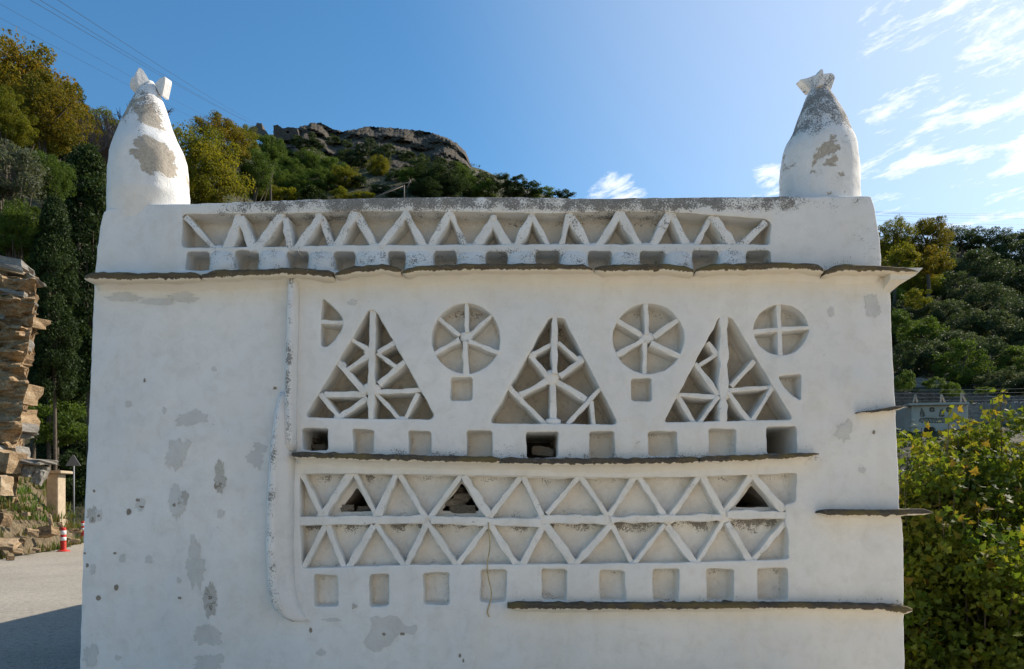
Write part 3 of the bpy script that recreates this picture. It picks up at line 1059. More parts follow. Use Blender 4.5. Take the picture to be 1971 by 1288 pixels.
def stone_mesh(name, seed, sub=2, sharp=0.25):
    bm = bmesh.new()
    bmesh.ops.create_cube(bm, size=2.0)
    bmesh.ops.subdivide_edges(bm, edges=bm.edges, cuts=2, use_grid_fill=True)
    for v in bm.verts:
        c = v.co
        L = max(abs(c.x), abs(c.y), abs(c.z))
        sph = c.normalized()
        c2 = c * (1 - sharp) + sph * sharp * 1.25
        k = 1 + 0.30 * nz(c.x, c.y, c.z + seed * 7.7, 0.9) + 0.16 * nz(c.x, c.y, c.z + seed * 3.1, 2.3)
        v.co = c2 * k
    me = bpy.data.meshes.new(name)
    bm.to_mesh(me); bm.free()
    return me


STONES = [stone_mesh('stone_shape', i, sharp=0.35) for i in range(8)]
M['nest_stone'] = rock_mat('whitened_stone', (0.20, 0.17, 0.13), (0.36, 0.32, 0.26), (0.50, 0.46, 0.40), 3.0, 1.0, 1.0, 0.02)
for m_ in STONES: m_.materials.append(M['nest_stone'])


def nest_stone(px, py, rx, ry, Y, rot=0.0):
    o = bpy.data.objects.new('nest_stone', random.choice(STONES))
    COL.objects.link(o); o.parent = front
    c = P(px, py, Y)
    o.location = c; o.scale = (rx * S, 0.07, ry * S); o.rotation_euler = (0, R(rot), R(random.uniform(-20, 20)))
    return o


for a in [(892, 980, 26, 8, 0.17), (876, 967, 22, 7, 0.19), (890, 955, 17, 6, 0.20), (886, 943, 10, 5, 0.24), (668, 978, 12, 7, 0.18), (702, 980, 12, 6, 0.24), (1048, 870, 22, 9, 0.30, 8), (620, 862, 16, 6, 0.28), (604, 850, 12, 6, 0.33), (1470, 968, 9, 6, 0.42)]:
    nest_stone(*a)

# upright slabs left of the niches --------------------------------------------------
def upright(name, pts, Yk, right_w, parent, lich):
    """pts: (py, left px, right px of the front edge); Yk projection; the right flank slopes back to the wall"""
    V, Fc, W = [], [], []
    for (y, xl, xr, fw) in pts:
        pr = Yk * (1 + 0.1 * nz(y, 1, 1, 0.03)) * fw
        jj = 0.8 * nz(y, 3, 4, 0.06)
        for (x, Y, w) in ((xl - 1.5, 0.02, 0.2), (xl, -pr * 0.85, 0.7), (xl + 3, -pr, 1), (xl + (xr - xl) * 0.5, -pr * 1.02, 1), (xr - 2, -pr, 0.8), (xr + 1, -pr * 0.85, 0.3), (xr + right_w * 0.5, -pr * 0.42, 0.1), (xr + right_w, 0.02, 0.0)):
            # read off at the depth where it stands
            q = P(x + jj, y, Y)
            V.append(q); W.append(w * lich)
    m = 8
    n = len(pts) - 1
    for i in range(n):
        for j in range(m):
            a, b = i * m + j, i * m + (j + 1) % m
            Fc.append((a, b, b + m, a + m))
    Fc.append(tuple(range(m))); Fc.append(tuple(n * m + j for j in range(m)))
    me = mesh_py(name, V, Fc, smooth=True)
    vattr(me, 'lichen', W)
    return link(name, me, M['plaster'], parent)


def lerp_rows(rows, step=14):
    out = []
    ys = [r[0] for r in rows]
    y = ys[0]
    while y < ys[-1]:
        out.append((y,) + tuple(float(np.interp(y, ys, [r[k] for r in rows])) for k in (1, 2, 3)))
        y += step
    out.append(rows[-1])
    return out


upright('upright_slab', lerp_rows([(532, 555, 567, 0.7), (620, 552, 566, 0.9), (740, 549, 563, 1), (850, 549, 562, 1), (864, 552, 562, 0.9), (868, 556, 562, 0.6)]), 0.09, 12, front, 0.66)
upright('upright_slab', lerp_rows([(755, 539, 546, 0.25), (790, 530, 541, 0.7), (860, 521, 534, 1), (960, 514, 531, 1), (1060, 512, 530, 1), (1130, 515, 535, 1), (1170, 525, 545, 0.85), (1190, 548, 556, 0.5), (1197, 563, 566, 0.2)]), 0.15, 40, front, 0.66)

# ledges on the wall -------------------------------------------------------------------
for pr in ([(561, 869, 882), (700, 873, 887), (850, 877, 891), (962, 879, 893)], [(964, 880, 894), (1100, 882, 896), (1240, 881, 895), (1345, 879, 892)], [(1349, 878, 892), (1450, 875, 888), (1540, 872, 883), (1577, 871, 875)]):
    child_fix(ledge('ledge_slab', pr, 0.085, dove, M['slate_dark']))
cove('ledge_fillet', [(566, 0, 881), (700, 0, 886), (850, 0, 890), (962, 0, 892), (1100, 0, 895), (1240, 0, 894), (1450, 0, 887), (1560, 0, 880)], 0.075, 26, front, stain_bounce=0.7)
child_fix(ledge('ledge_slab', [(977, 1160, 1174), (1150, 1161, 1176), (1350, 1161, 1175), (1550, 1160, 1172), (1700, 1163, 1177), (1745, 1166, 1183), (1758, 1171, 1179)], 0.085, dove, M['slate_dark']))
cove('ledge_fillet', [(985, 0, 1174), (1150, 0, 1175), (1350, 0, 1174), (1550, 0, 1171), (1700, 0, 1176), (1736, 0, 1180)], 0.06, 14, front, stain_bounce=0.7)
child_fix(ledge('ledge_slab', [(1580, 984, 990), (1600, 980, 994), (1690, 981, 996), (1770, 979, 992), (1785, 981, 991), (1798, 985, 989)], 0.10, dove, M['slate_dark']))
cove('ledge_fillet', [(1584, 0, 991), (1650, 0, 994), (1728, 0, 994)], 0.05, 10, front, stain_bounce=0.5)
child_fix(ledge('ledge_slab', [(1656, 791, 794), (1690, 788, 794), (1722, 781, 791), (1744, 781, 784)], 0.08, dove, M['slate_dark']))
cove('ledge_fillet', [(1662, 0, 793), (1700, 0, 793), (1722, 0, 791)], 0.06, 12, front, stain_bounce=0.7)

# cornice -------------------------------------------------------------------------------
CORN = [[(162, 527, 541), (200, 524, 541), (384, 524, 539)],
        [(387, 524, 539), (420, 519, 536), (574, 515, 529), (640, 520, 536)],
        [(645, 522, 534), (670, 513, 529), (735, 508, 522), (771, 516, 527)],
        [(775, 518, 529), (815, 510, 523), (930, 507, 521), (1060, 507, 521), (1125, 509, 522), (1141, 514, 520)],
        [(1145, 514, 522), (1180, 508, 524), (1290, 508, 522), (1336, 514, 530)],
        [(1340, 516, 528), (1370, 508, 524), (1480, 505, 521), (1560, 505, 520), (1585, 512, 527)],
        [(1590, 518, 530), (1620, 507, 523), (1690, 510, 523), (1740, 514, 524), (1768, 519, 524)]]
for c in CORN:
    child_fix(ledge('cornice_slab', c, 0.13, dove, M['slate']))
cove('cornice_fillet', [(172, 0, 539), (384, 0, 537), (574, 0, 527), (735, 0, 521), (930, 0, 519), (1140, 0, 519), (1290, 0, 520), (1560, 0, 518), (1690, 0, 521), (1706, 0, 522)], 0.11, 26, front, stain_bounce=0.95)


def corner_bracket():
    # plaster gusset under the slab end at the right corner
    V = []
    for Y in (-0.10, 0.02, 0.30):
        k = 1.0 if Y < 0 else 1.0
        for (x, y) in ((1700, 524), (1762, 524), (1748, 538), (1730, 549), (1718, 560), (1711, 568), (1700, 560)):
            q = P(x, y, 0.0)
            dx = 0 if Y > -0.05 else (0.0)
            zz = q.z if Y > -0.05 else max(q.z, P(0, 546, 0).z)
            V.append((q.x, Y, zz))
    m = 7
    Fc = []
    for i in range(2):
        for j in range(m):
            a, b = i * m + j, i * m + (j + 1) % m
            Fc.append((a, b, b + m, a + m))
    Fc.append(tuple(range(m))); Fc.append(tuple(2 * m + j for j in range(m)))
    me = mesh_py('corner_gusset', V, Fc)
    vattr(me, 'stain_bounce', [0.8] * len(V))
    link('corner_gusset', me, M['plaster'], front)


corner_bracket()

# parapet -------------------------------------------------------------------------------
PY_ = 0.03
pout = [(184, 530), (187, 480), (193, 440), (200, 409), (209, 402), (300, 394), (366, 393), (500, 388), (700, 382), (850, 380), (985, 380), (1130, 383), (1300, 381), (1500, 379), (1676, 378), (1683, 400), (1690, 440), (1695, 490), (1696, 530)]
strip = [(352, 413), (420, 412), (560, 411), (680, 407), (900, 408), (1050, 411), (1200, 407), (1300, 409), (1475, 422), (1484, 430), (1481, 471), (1300, 470), (1000, 471), (700, 472), (500, 476), (350, 477)]
ph = [(strip, 0.19, 1, 0.004)]
for (x0, x1) in [(360, 404), (452, 498), (552, 594), (643, 684), (747, 781), (835, 879), (935, 977), (1031, 1078), (1131, 1178), (1232, 1280), (1332, 1383), (1436, 1483)]:
    yt = 484 + random.uniform(-2, 1)
    ph.append(([(x0 + 1, yt), (x1 - 1, yt), (x1 + 3, 521), (x0 - 3, 521)], 0.22, 1, 0.05))


def pp_lichen(x, y):
    top = float(np.interp(x, [p[0] for p in pout[5:15]], [p[1] for p in pout[5:15]]))
    w = 0.22
    d = y - top
    a = float(np.interp(x, [300, 480, 700, 1480, 1560, 1696], [0.2, 0.75, 1.0, 1.05, 0.6, 0.5]))
    w = max(w, a * min(1, 2.2 * max(0, 1 - d / 36.0)))
    if y > 476 and 380 < x < 1485: w = max(w, 0.40 + 0.12 * (x > 660))
    if y > 495 and x > 1485: w = max(w, 0.40)
    if x > 1630: w = max(w, 0.42)
    if x < 345: w = 0.06
    return min(w, 1.0)


par = child_fix(sheet('parapet', pout, ph, PY_, 0.66, mats=[M['plaster'], M['niche'], M['interior']], lichen=pp_lichen, stain_bounce=lambda x, y: 0.25 if y < 480 and 350 < x < 1485 else 0.05, peel=lambda x, y: 0.25 if x > 1500 else 0.0, parent=dove, step=7, grime=grime_fn))
PB = [(353, 414, 411, 479, 9), (432, 476, 456, 413, 16), (459, 416, 484, 476, 13), (488, 476, 535, 413, 14), (546, 418, 555, 476, 12), (567, 476, 612, 413, 14), (615, 415, 637, 473, 10), (644, 473, 680, 406, 13), (685, 409, 720, 472, 13),
      (729, 472, 779, 409, 11), (782, 412, 817, 475, 12), (825, 475, 864, 406, 12), (867, 405, 896, 473, 9), (914, 474, 949, 417, 14), (952, 425, 981, 474, 14), (994, 472, 1023, 412, 14), (1026, 412, 1058, 472, 9), (1080, 475, 1095, 412, 10),
      (1098, 409, 1136, 472, 15), (1153, 472, 1194, 405, 13), (1197, 407, 1233, 471, 13), (1258, 471, 1291, 406, 14), (1296, 407, 1326, 471, 13), (1341, 471, 1372, 412, 9), (1375, 412, 1416, 471, 16), (1431, 468, 1476, 426, 12)]
for a in PB:
    slat(a[0], a[1], a[2], a[3], a[4] * 1.2, par, Yf=PY_ + 0.012, depth=PY_ + 0.195, lich=0.50)
for (x, y, r1) in [(420, 478, 13), (486, 479, 10), (560, 479, 12), (640, 475, 8), (725, 474, 10), (821, 478, 9), (905, 474, 13), (987, 474, 12), (1069, 474, 16), (1145, 474, 12), (1246, 473, 16), (1334, 473, 11), (1424, 472, 11),
                   (458, 413, 6), (540, 413, 8), (613, 413, 7), (682, 407, 8), (780, 409, 7), (865, 405, 6), (950, 418, 7), (1024, 411, 6), (1096, 410, 6), (1195, 406, 7), (1293, 407, 8), (1373, 411, 7)]:
    o = blob(x, y, r1, 7, par, Y=PY_ + 0.012, ryy=0.06)


def mound(x0, x1, parent):
    V, Fc, W = [], [], []
    rows = [(481, 0.30, 0.0), (486, 0.42, 0.022), (493, 0.47, 0.040), (503, 0.5, 0.055), (514, 0.53, 0.066), (524, 0.54, 0.07)]
    cols = [-1.0, -0.86, -0.45, 0.0, 0.45, 0.86, 1.0]
    w = x1 - x0; cx = (x0 + x1) / 2; s_ = random.uniform(0, 60)
    for (y, hw, pr) in rows:
        for c in cols:
            e = 1 - abs(c) ** 6
            p = pr * (0.25 + 0.75 * e) * (1 + 0.35 * nz(c * 2 + s_, y, 1, 0.5))
            q = P(cx + c * hw * w + 1.5 * nz(c + s_, y, 4, 0.3), y + 1.5 * nz(c, s_, 7, 0.8), PY_ + 0.012 - p)
            V.append(q); W.append(0.55)
    m = len(cols); n = len(rows)
    for c in (0, 1):
        for i in range(n): V.append(Vector((V[i * m + (0 if c == 0 else m - 1)].x, PY_ + 0.06, V[i * m].z))); W.append(0.3)
    for i in range(n - 1):
        for j in range(m - 1):
            a = i * m + j
            Fc.append((a, a + 1, a + m + 1, a + m))
        l0 = n * m + i; r0 = n * m + n + i
        Fc.append((i * m, i * m + m, l0 + 1, l0)); Fc.append((i * m + m - 1, i * m + 2 * m - 1, r0 + 1, r0))
    me = mesh_py('plaster_mound', V, Fc, smooth=True)
    vattr(me, 'lichen', W)
    link('plaster_mound', me, M['slat'], parent)


for (x0, x1) in [(404, 452), (498, 552), (594, 643), (684, 747), (781, 835), (879, 935), (977, 1031), (1078, 1131), (1178, 1232), (1280, 1332), (1383, 1436)]:
    mound(x0, x1, par)

# pinnacles -----------------------------------------------------------------------------
def pinnacle(cxp, rows, Yc, zbase_py, lich_fn, peel_fn, stones, sink=0.0):
    c = P(cxp, 300, Yc)
    V, Fc, Lw, Pw = [], [], [], []
    n = 56
    rows = sorted(rows)
    ys = [r[0] for r in rows]
    K = 60
    sx = random.uniform(0, 40)
    yy_ = np.linspace(ys[0], ys[-1], K + 1)
    XL = np.interp(yy_, ys, [r[1] for r in rows]); XR = np.interp(yy_, ys, [r[2] for r in rows])
    for _ in range(6):
        XL[1:-1] = (XL[:-2] + 2 * XL[1:-1] + XL[2:]) / 4; XR[1:-1] = (XR[:-2] + 2 * XR[1:-1] + XR[2:]) / 4
    Yc0 = Yc
    cm = (XL + XR) / 2; tw = (XR - XL) / 2
    cy = np.linspace(ys[0], ys[-1], 15)                 # few control rings, so that the profile stays smooth
    ct = np.interp(cy, yy_, tw); cr_ = ct.copy()
    aa = np.linspace(math.pi, 2 * math.pi, 91)
    dc = D + Yc
    fy = np.linspace(ys[0], ys[-1], 240)

    def prof_(c):
        v = np.interp(fy, cy, c)
        for _ in range(22): v[1:-1] = (v[:-2] + 2 * v[1:-1] + v[2:]) / 4
        return v
    for _ in range(14):
        wf = prof_(cr_)
        zr = (HOR - fy) / F * dc
        rr_w = wf / F * dc
        dep = dc + rr_w[:, None] * np.sin(aa)[None]
        pyy = (HOR - F * zr[:, None] / dep).ravel(); pxx = (F * rr_w[:, None] * np.cos(aa)[None] / dep).ravel()
        for j in range(15):
            near = np.abs(pyy - cy[j]) < 1.5
            if near.any(): cr_[j] *= 1 + 0.45 * (ct[j] / max(pxx[near].max(), -pxx[near].min(), 1) - 1)
        cr_ = np.clip(cr_, 5, 120)
    wd_ = np.interp(yy_, fy, prof_(cr_)) * math.cos(math.atan((cxp - CX) / F)) ** 0.62
    XL, XR = cm - wd_, cm + wd_
    for k in range(K + 1):
        y = float(yy_[k]); xl = float(XL[k]); xr = float(XR[k])
        Yc = Yc0 + sink * max(0, (y - 385) / 75.0)
        w = P(0, y, Yc)
        xlw, xrw = P(xl, y, Yc).x, P(xr, y, Yc).x
        cx, rr2 = (xlw + xrw) / 2, (xrw - xlw) / 2
        for i in range(n):
            a = 2 * math.pi * i / n
            # slightly squared, hand-plastered round
            q = 0.985
            f = 0.985 + 0.028 * nz(math.cos(a) + sx, math.sin(a), w.z, 2.4) + 0.022 * nz(math.cos(a) + sx, math.sin(a), w.z * 1.6, 5) + 0.012 * nz(math.cos(a) + sx, math.sin(a), w.z * 2, 13)
            V.append((cx + rr2 * q * f * math.cos(a) * 0.99, Yc + rr2 * q * f * math.sin(a), w.z))
            xx = cxp + (xr - xl) / 2 * math.cos(a)
            Lw.append(lich_fn(xx, y, a)); Pw.append(peel_fn(xx, y, a))
    for k in range(K):
        for i in range(n):
            a, b = k * n + i, k * n + (i + 1) % n
            Fc.append((a, b, b + n, a + n))
    Fc.append(tuple(range(n))); Fc.append(tuple(K * n + j for j in range(n)))
    Yc = Yc0
    me = mesh_py('pinnacle', V, Fc, smooth=True)
    vattr(me, 'lichen', Lw); vattr(me, 'peel', Pw)
    o = child_fix(link('pinnacle', me, M['pinnacle'], dove))
    for (poly, Ys, th, yaw, lw) in stones:
        bm = bmesh.new()
        cen = P(sum(p[0] for p in poly) / len(poly), sum(p[1] for p in poly) / len(poly), Yc + Ys)
        pts = [P(p[0], p[1], Yc + Ys) - cen for p in poly]
        fr_ = [bm.verts.new((p.x, -th / 2, p.z)) for p in pts]
        bk_ = [bm.verts.new((p.x, th / 2, p.z)) for p in pts]
        m = len(pts)
        bm.faces.new(fr_); bm.faces.new(bk_[::-1])
        for j in range(m): bm.faces.new((fr_[j], fr_[(j + 1) % m], bk_[(j + 1) % m], bk_[j]))
        bmesh.ops.recalc_face_normals(bm, faces=bm.faces)
        bmesh.ops.bevel(bm, geom=bm.edges[:], offset=0.005, segments=2, affect='EDGES')
        for v in bm.verts:
            v.co += Vector((nz(v.co.x, v.co.y, v.co.z, 25), nz(v.co.x + 5, v.co.y, v.co.z, 25), nz(v.co.x, v.co.y + 5, v.co.z, 25))) * 0.005
        me = bpy.data.meshes.new('top_stone')
        bm.to_mesh(me); bm.free()
        vattr(me, 'lichen', [lw] * len(me.vertices))
        t = link('top_stone', me, M['pinnacle'], o)
        t.location = (cen.x, Yc + Ys, cen.z); t.rotation_euler = (0, 0, R(yaw))
    return o


rowsL = [(465, 205, 366), (390, 206, 366), (340, 209, 365), (305, 211, 364), (285, 215, 357), (250, 229, 338), (215, 245, 325), (180, 261, 311), (165, 271, 303), (158, 280, 298)]
pinnacle(287, rowsL, 0.262, 395, lambda x, y, a: (0.66 if y < 245 else max(0.18, 0.66 - (y - 245) / 110)),
         lambda x, y, a: max(0.05, 0.95 * max(0, 1 - ((x - 320) / 66) ** 2 - ((y - 322) / 55) ** 2)) if y > 268 else 0.50,
         [([(251, 168), (255, 152), (263, 151), (268, 180), (262, 178)], 0.03, 0.06, 25, 0.15), ([(261, 147), (267, 134.5), (273, 136), (288, 156), (283, 172), (272, 180), (264, 166)], -0.03, 0.055, 35, 0.2), ([(300, 162), (314, 154), (327, 154), (327, 164), (319, 189), (311, 186)], 0.0, 0.07, -20, 0.15)], sink=0.085)
rowsR = [(430, 1498, 1656), (330, 1498, 1656), (305, 1499, 1654), (285, 1503, 1651), (268, 1511, 1647), (250, 1522, 1639), (207, 1539, 1619), (185, 1549, 1603), (170, 1556, 1597), (164, 1563, 1592)]
pinnacle(1577, rowsR, 0.375, 380, lambda x, y, a: 0.92 if y < 265 else max(0.28, 0.92 - (y - 265) / 45.0),
         lambda x, y, a: 0.40 if y > 290 else 0.0,
         [([(1532, 162), (1549, 155), (1571, 144), (1574, 165), (1556, 180)], 0.02, 0.07, 15, 0.45), ([(1570, 146), (1577, 136), (1581, 138), (1582, 165), (1571, 170)], -0.08, 0.06, 10, 0.5), ([(1584, 145), (1600, 146), (1606, 155), (1598, 174), (1583, 170)], 0.02, 0.07, -15, 0.6)])


# patches where coats of whitewash have come away ----------------------------------------
def patch(cx, cy, rx, ry, rot, kind, rag=0.45, name='plaster_patch', sd=None):
    sd_ = random.uniform(0, 99)
    n = max(14, int((rx + ry) * 1.7))
    pts = []
    for i in range(n):
        a = 2 * math.pi * i / n
        k = 1 + rag * nz(math.cos(a) * 1.3 + sd_, math.sin(a) * 1.3, 0.3, 1.1) + rag * 0.8 * nz(math.cos(a) * 3 + sd_, math.sin(a) * 3, 7.3, 1.2) + rag * 0.5 * nz(math.cos(a) * 9 + sd_, math.sin(a) * 9, 2.3, 1.2) + rag * 0.22 * random.uniform(-1, 1)
        x, y = rx * k * math.cos(a), ry * k * math.sin(a)
        c, s_ = math.cos(R(rot)), math.sin(R(rot))
        pts.append((cx + x * c - y * s_, cy + x * s_ + y * c))
    return patch_poly(pts, kind, name)


def patch_poly(pts, kind, name='plaster_patch'):
    if area2(pts) < 0: pts = pts[::-1]
    p2, t2, _ = cdt([pts], 1, 7.0, 2.5)
    V = [P(q[0], q[1], wav(*q) - 0.003) for q in p2]
    me = mesh_py(name, V, [tuple(t) for t in t2.tolist()], smooth=True)
    vattr(me, 'lichen', [0.42 if kind == 'patch_rough' else 0.12] * len(V))
    return link(name, me, M[kind], front)


for a in [(366, 806, 27, 15, -5, 'patch'), (338, 873, 20, 34, 22, 'patch'), (424, 920, 11, 31, 3, 'patch_rough'), (491, 886, 15, 19, -20, 'patch'), (340, 965, 13, 34, -12, 'patch'), (352, 962, 9, 16, 20, 'patch_rough'),
          (375, 1085, 18, 40, -3, 'patch'), (405, 1158, 14, 31, 5, 'patch_rough'), (397, 1223, 26, 18, 8, 'patch'), (404, 1277, 30, 19, -6, 'patch'), (173, 1262, 14, 24, 5, 'patch'), (240, 573, 36, 8, 2, 'patch'), (352, 572, 30, 9, 4, 'patch'),
          (300, 580, 32, 6, 0, 'patch'), (618, 1256, 8, 7, 0, 'patch'), (682, 1167, 6, 5, 0, 'patch_rough'), (640, 1193, 16, 4, 0, 'patch'), (235, 1075, 7, 9, -10, 'patch'), (286, 1078, 7, 8, 0, 'patch'), (425, 989, 8, 8, 0, 'patch'), (227, 1266, 7, 5, 0, 'patch'),
          (176, 990, 9, 18, 8, 'patch_rough'), (190, 992, 6, 13, 0, 'patch'), (178, 1095, 5, 12, 8, 'patch'), (500, 860, 14, 8, 20, 'patch'), (1680, 590, 16, 22, 0, 'patch'), (1625, 830, 14, 22, 10, 'patch'), (270, 970, 9, 14, 10, 'patch'),
          (247, 777, 6, 6, 0, 'patch'), (316, 790, 4, 7, 0, 'patch'), (411, 710, 5, 5, 0, 'patch'), (678, 582, 10, 6, 0, 'patch'), (1600, 600, 6, 10, 0, 'patch'), (1660, 905, 8, 5, 0, 'patch'), (344, 1118, 4, 6, 0, 'patch')]:
    patch(*a)
for a in [(248, 985, 5, 7, 0), (266, 963, 5, 4, 20), (271, 975, 6, 4, 10), (189, 1151, 5, 5, 0), (335, 972, 3.2, 4, 0), (224, 1131, 4, 6, 15), (221, 1065, 3.5, 2.5, 0), (402, 1150, 7, 4, 10), (406, 1170, 4, 6, 0), (410, 1160, 5, 3, 0), (190, 993, 2.5, 3, 0), (177, 1000, 3, 5, 0), (168, 1088, 3, 5, 0), (163, 1065, 2.5, 2, 0),
          (346, 1151, 4, 2.5, 0), (739, 1221, 3.5, 3, 20), (774, 1220, 4.5, 3, 0), (598, 1213, 3, 5, 0), (885, 1262, 2.5, 4, 0), (892, 1272, 2, 3.5, 0), (278, 732, 2, 4, 0), (529, 747, 4, 3, 0), (181, 945, 2.5, 3, 0), (420, 935, 8, 9, 0), (1682, 832, 3, 4, 20)]:
    patch(*a[:5], 'patch_bare', rag=0.3, name='plaster_chip')
patch_poly([(712, 1190), (724, 1185), (736, 1190), (750, 1184), (766, 1187), (772, 1196), (779, 1204), (789, 1206), (801, 1202), (803, 1211), (796, 1222), (783, 1219), (768, 1221), (757, 1232), (752, 1243), (738, 1246), (733, 1254), (720, 1255), (706, 1246), (699, 1236), (707, 1224), (713, 1214), (716, 1200)], 'patch')


# cord hanging over the frieze
def tube(name, pts, rad, mat, parent=None, sides=6, smooth_n=0):
    V, Fc = [], []
    pts = [Vector(p) for p in pts]
    n = len(pts)
    for i, p in enumerate(pts):
        t = (pts[min(i + 1, n - 1)] - pts[max(i - 1, 0)]).normalized()
        u = t.cross(Vector((0.31, 0.9, 0.2))).normalized(); v = t.cross(u)
        rd = rad[i] if isinstance(rad, (list, tuple)) else rad
        for k in range(sides):
            a = 2 * math.pi * k / sides
            V.append(p + (u * math.cos(a) + v * math.sin(a)) * rd)
    for i in range(n - 1):
        for k in range(sides):
            a, b = i * sides + k, i * sides + (k + 1) % sides
            Fc.append((a, b, b + sides, a + sides))
    Fc.append(tuple(range(sides))); Fc.append(tuple((n - 1) * sides + k for k in range(sides)))
    return link(name, mesh_py(name, V, Fc, smooth=True), mat, parent)


def catmull(pts, k=6):
    pts = [Vector(p) for p in pts]
    out = []
    for i in range(len(pts) - 1):
        p0, p1, p2, p3 = pts[max(i - 1, 0)], pts[i], pts[i + 1], pts[min(i + 2, len(pts) - 1)]
        for j in range(k):
            t = j / k
            out.append(0.5 * ((2 * p1) + (p2 - p0) * t + (2 * p0 - 5 * p1 + 4 * p2 - p3) * t * t + (3 * p1 - p0 - 3 * p2 + p3) * t ** 3))
    out.append(pts[-1])
    return out


tag(tube('hanging_cord', catmull([P(940, 1006, -0.004), P(941, 1022, -0.014), P(943, 1052, -0.014), P(938, 1085, -0.012), P(940, 1112, -0.012), P(946, 1140, -0.012), P(943, 1160, -0.012), P(938, 1178, -0.012), P(942, 1188, -0.013)]), 0.0048, M['cord']),
    'thin dry tan cord hanging from the middle of the triangle frieze', 'cord')


# ------------------------------------------------------------------ crowns of leaves
def leaf_cloud(centers, normals_hint, size, shape='rhomb', up=0.25, seed=1, tone=None, g=None):
    """one small blade per centre; returns V, faces, tone per vertex"""
    g = g or np.random.default_rng(seed)
    n = len(centers)
    nrm = g.normal(size=(n, 3)) + normals_hint * 0.9
    nrm[:, 2] += up
    nrm /= np.linalg.norm(nrm, axis=1, keepdims=True) + 1e-9
    t = g.normal(size=(n, 3))
    t -= (t * nrm).sum(1, keepdims=True) * nrm
    t /= np.linalg.norm(t, axis=1, keepdims=True) + 1e-9
    b = np.cross(nrm, t)
    sz = size * g.uniform(0.5, 1.45, (n, 1))
    c = centers
    if shape == 'rhomb':
        V = np.stack([c - t * sz, c + b * sz * 0.55 + nrm * sz * 0.12, c + t * sz, c - b * sz * 0.55 + nrm * sz * 0.12], 1)
        Fi = np.arange(n * 4).reshape(n, 4)
        k = 4
    elif shape == 'narrow':
        V = np.stack([c - t * sz, c + b * sz * 0.30, c + t * sz * 1.2, c - b * sz * 0.30], 1)
        Fi = np.arange(n * 4).reshape(n, 4)
        k = 4
    else:               # lobed plane leaf: fan of 10 points
        ang = np.radians([-90, -55, -22, 5, 32, 60, 90, 120, 148, 175, 202, 235])
        rad = np.array([0.25, 0.62, 0.42, 0.95, 0.55, 0.72, 1.15, 0.72, 0.55, 0.95, 0.42, 0.62])
        pts = [c]
        for a_, r_ in zip(ang, rad):
            pts.append(c + (t * math.cos(a_) + b * math.sin(a_)) * sz * r_ + nrm * sz * (0.20 * r_ * r_ - 0.08))
        V = np.stack(pts, 1)
        m = len(ang)
        base = (np.arange(n) * (m + 1))[:, None]
        fan = np.array([[0, 1 + i, 1 + (i + 1) % m] for i in range(m)])
        Fi = (base[:, :, None] + fan[None]).reshape(-1, 3)
        k = m + 1
    if tone is None: tone = g.uniform(0, 1, n)
    return V.reshape(-1, 3), Fi, np.repeat(tone, k)


def crown_mesh(name, seed, nclump=60, nleaf=9000, size=0.04, shape='rhomb', flat=1.0, hollow=0.55, clump_r=0.26, column=False, tone_bias=0.0, zs=1.0):
    """unit crown (radius about 1): leaf blades gathered in clumps on branch ends"""
    g = np.random.default_rng(seed)
    cs = g.normal(size=(nclump, 3)); cs /= np.linalg.norm(cs, axis=1, keepdims=True)
    rad = g.uniform(hollow, 0.92, (nclump, 1))
    cs = cs * rad
    cs[:, 2] *= flat
    if column:
        cs[:, 2] = g.uniform(-1, 0.95, nclump)
        w = np.clip(1.05 - np.clip(cs[:, 2], 0, 1) ** 2.2, 0.1, 1)
        a = g.uniform(0, 2 * math.pi, nclump); rr2 = g.uniform(0.5, 0.92, nclump) * w
        cs[:, 0] = rr2 * np.cos(a); cs[:, 1] = rr2 * np.sin(a)
    low = cs[:, 2] < -0.55
    cs[low, 2] *= 0.8
    wts = g.uniform(0.5, 1.5, nclump); wts /= wts.sum()
    own = g.choice(nclump, nleaf, p=wts)
    cr = clump_r * g.uniform(0.6, 1.3, nclump)
    d = g.normal(size=(nleaf, 3)); d /= np.linalg.norm(d, axis=1, keepdims=True)
    q = g.uniform(0.35, 1.0, (nleaf, 1)) ** 0.6
    pos = cs[own] + d * q * cr[own][:, None] * np.array([1, 1, 0.8])
    if zs != 1.0:
        pos = cs[own] * np.array([1, 1, zs]) + d * q * cr[own][:, None]
    ctone = g.uniform(0.1, 0.9, nclump)
    tone = np.clip(0.55 * ctone[own] + 0.45 * g.uniform(0, 1, nleaf) + tone_bias, 0, 1)
    V, Fi, T = leaf_cloud(pos, d, size, shape, 0.3, seed, tone, g)
    me = mesh_np(name, V, [Fi])
    vattr(me, 'tone', T)
    return me, cs


CROWN = {}
for kind, kw in {'olive': dict(nclump=70, nleaf=11000, size=0.034, clump_r=0.24, flat=0.85),
                 'broad': dict(nclump=150, nleaf=30000, size=0.022, clump_r=0.20, hollow=0.35),
                 'ever': dict(nclump=420, nleaf=62000, size=0.046, clump_r=0.30, column=True, zs=4.0),
                 'shrub': dict(nclump=40, nleaf=5500, size=0.045, clump_r=0.27, flat=0.8),
                 'wide': dict(nclump=110, nleaf=12000, size=0.030, clump_r=0.17, flat=0.8, hollow=0.4)}.items():
    CROWN[kind] = [crown_mesh('crown_' + kind, 11 + 7 * v + len(kind), **kw) for v in range(3)]


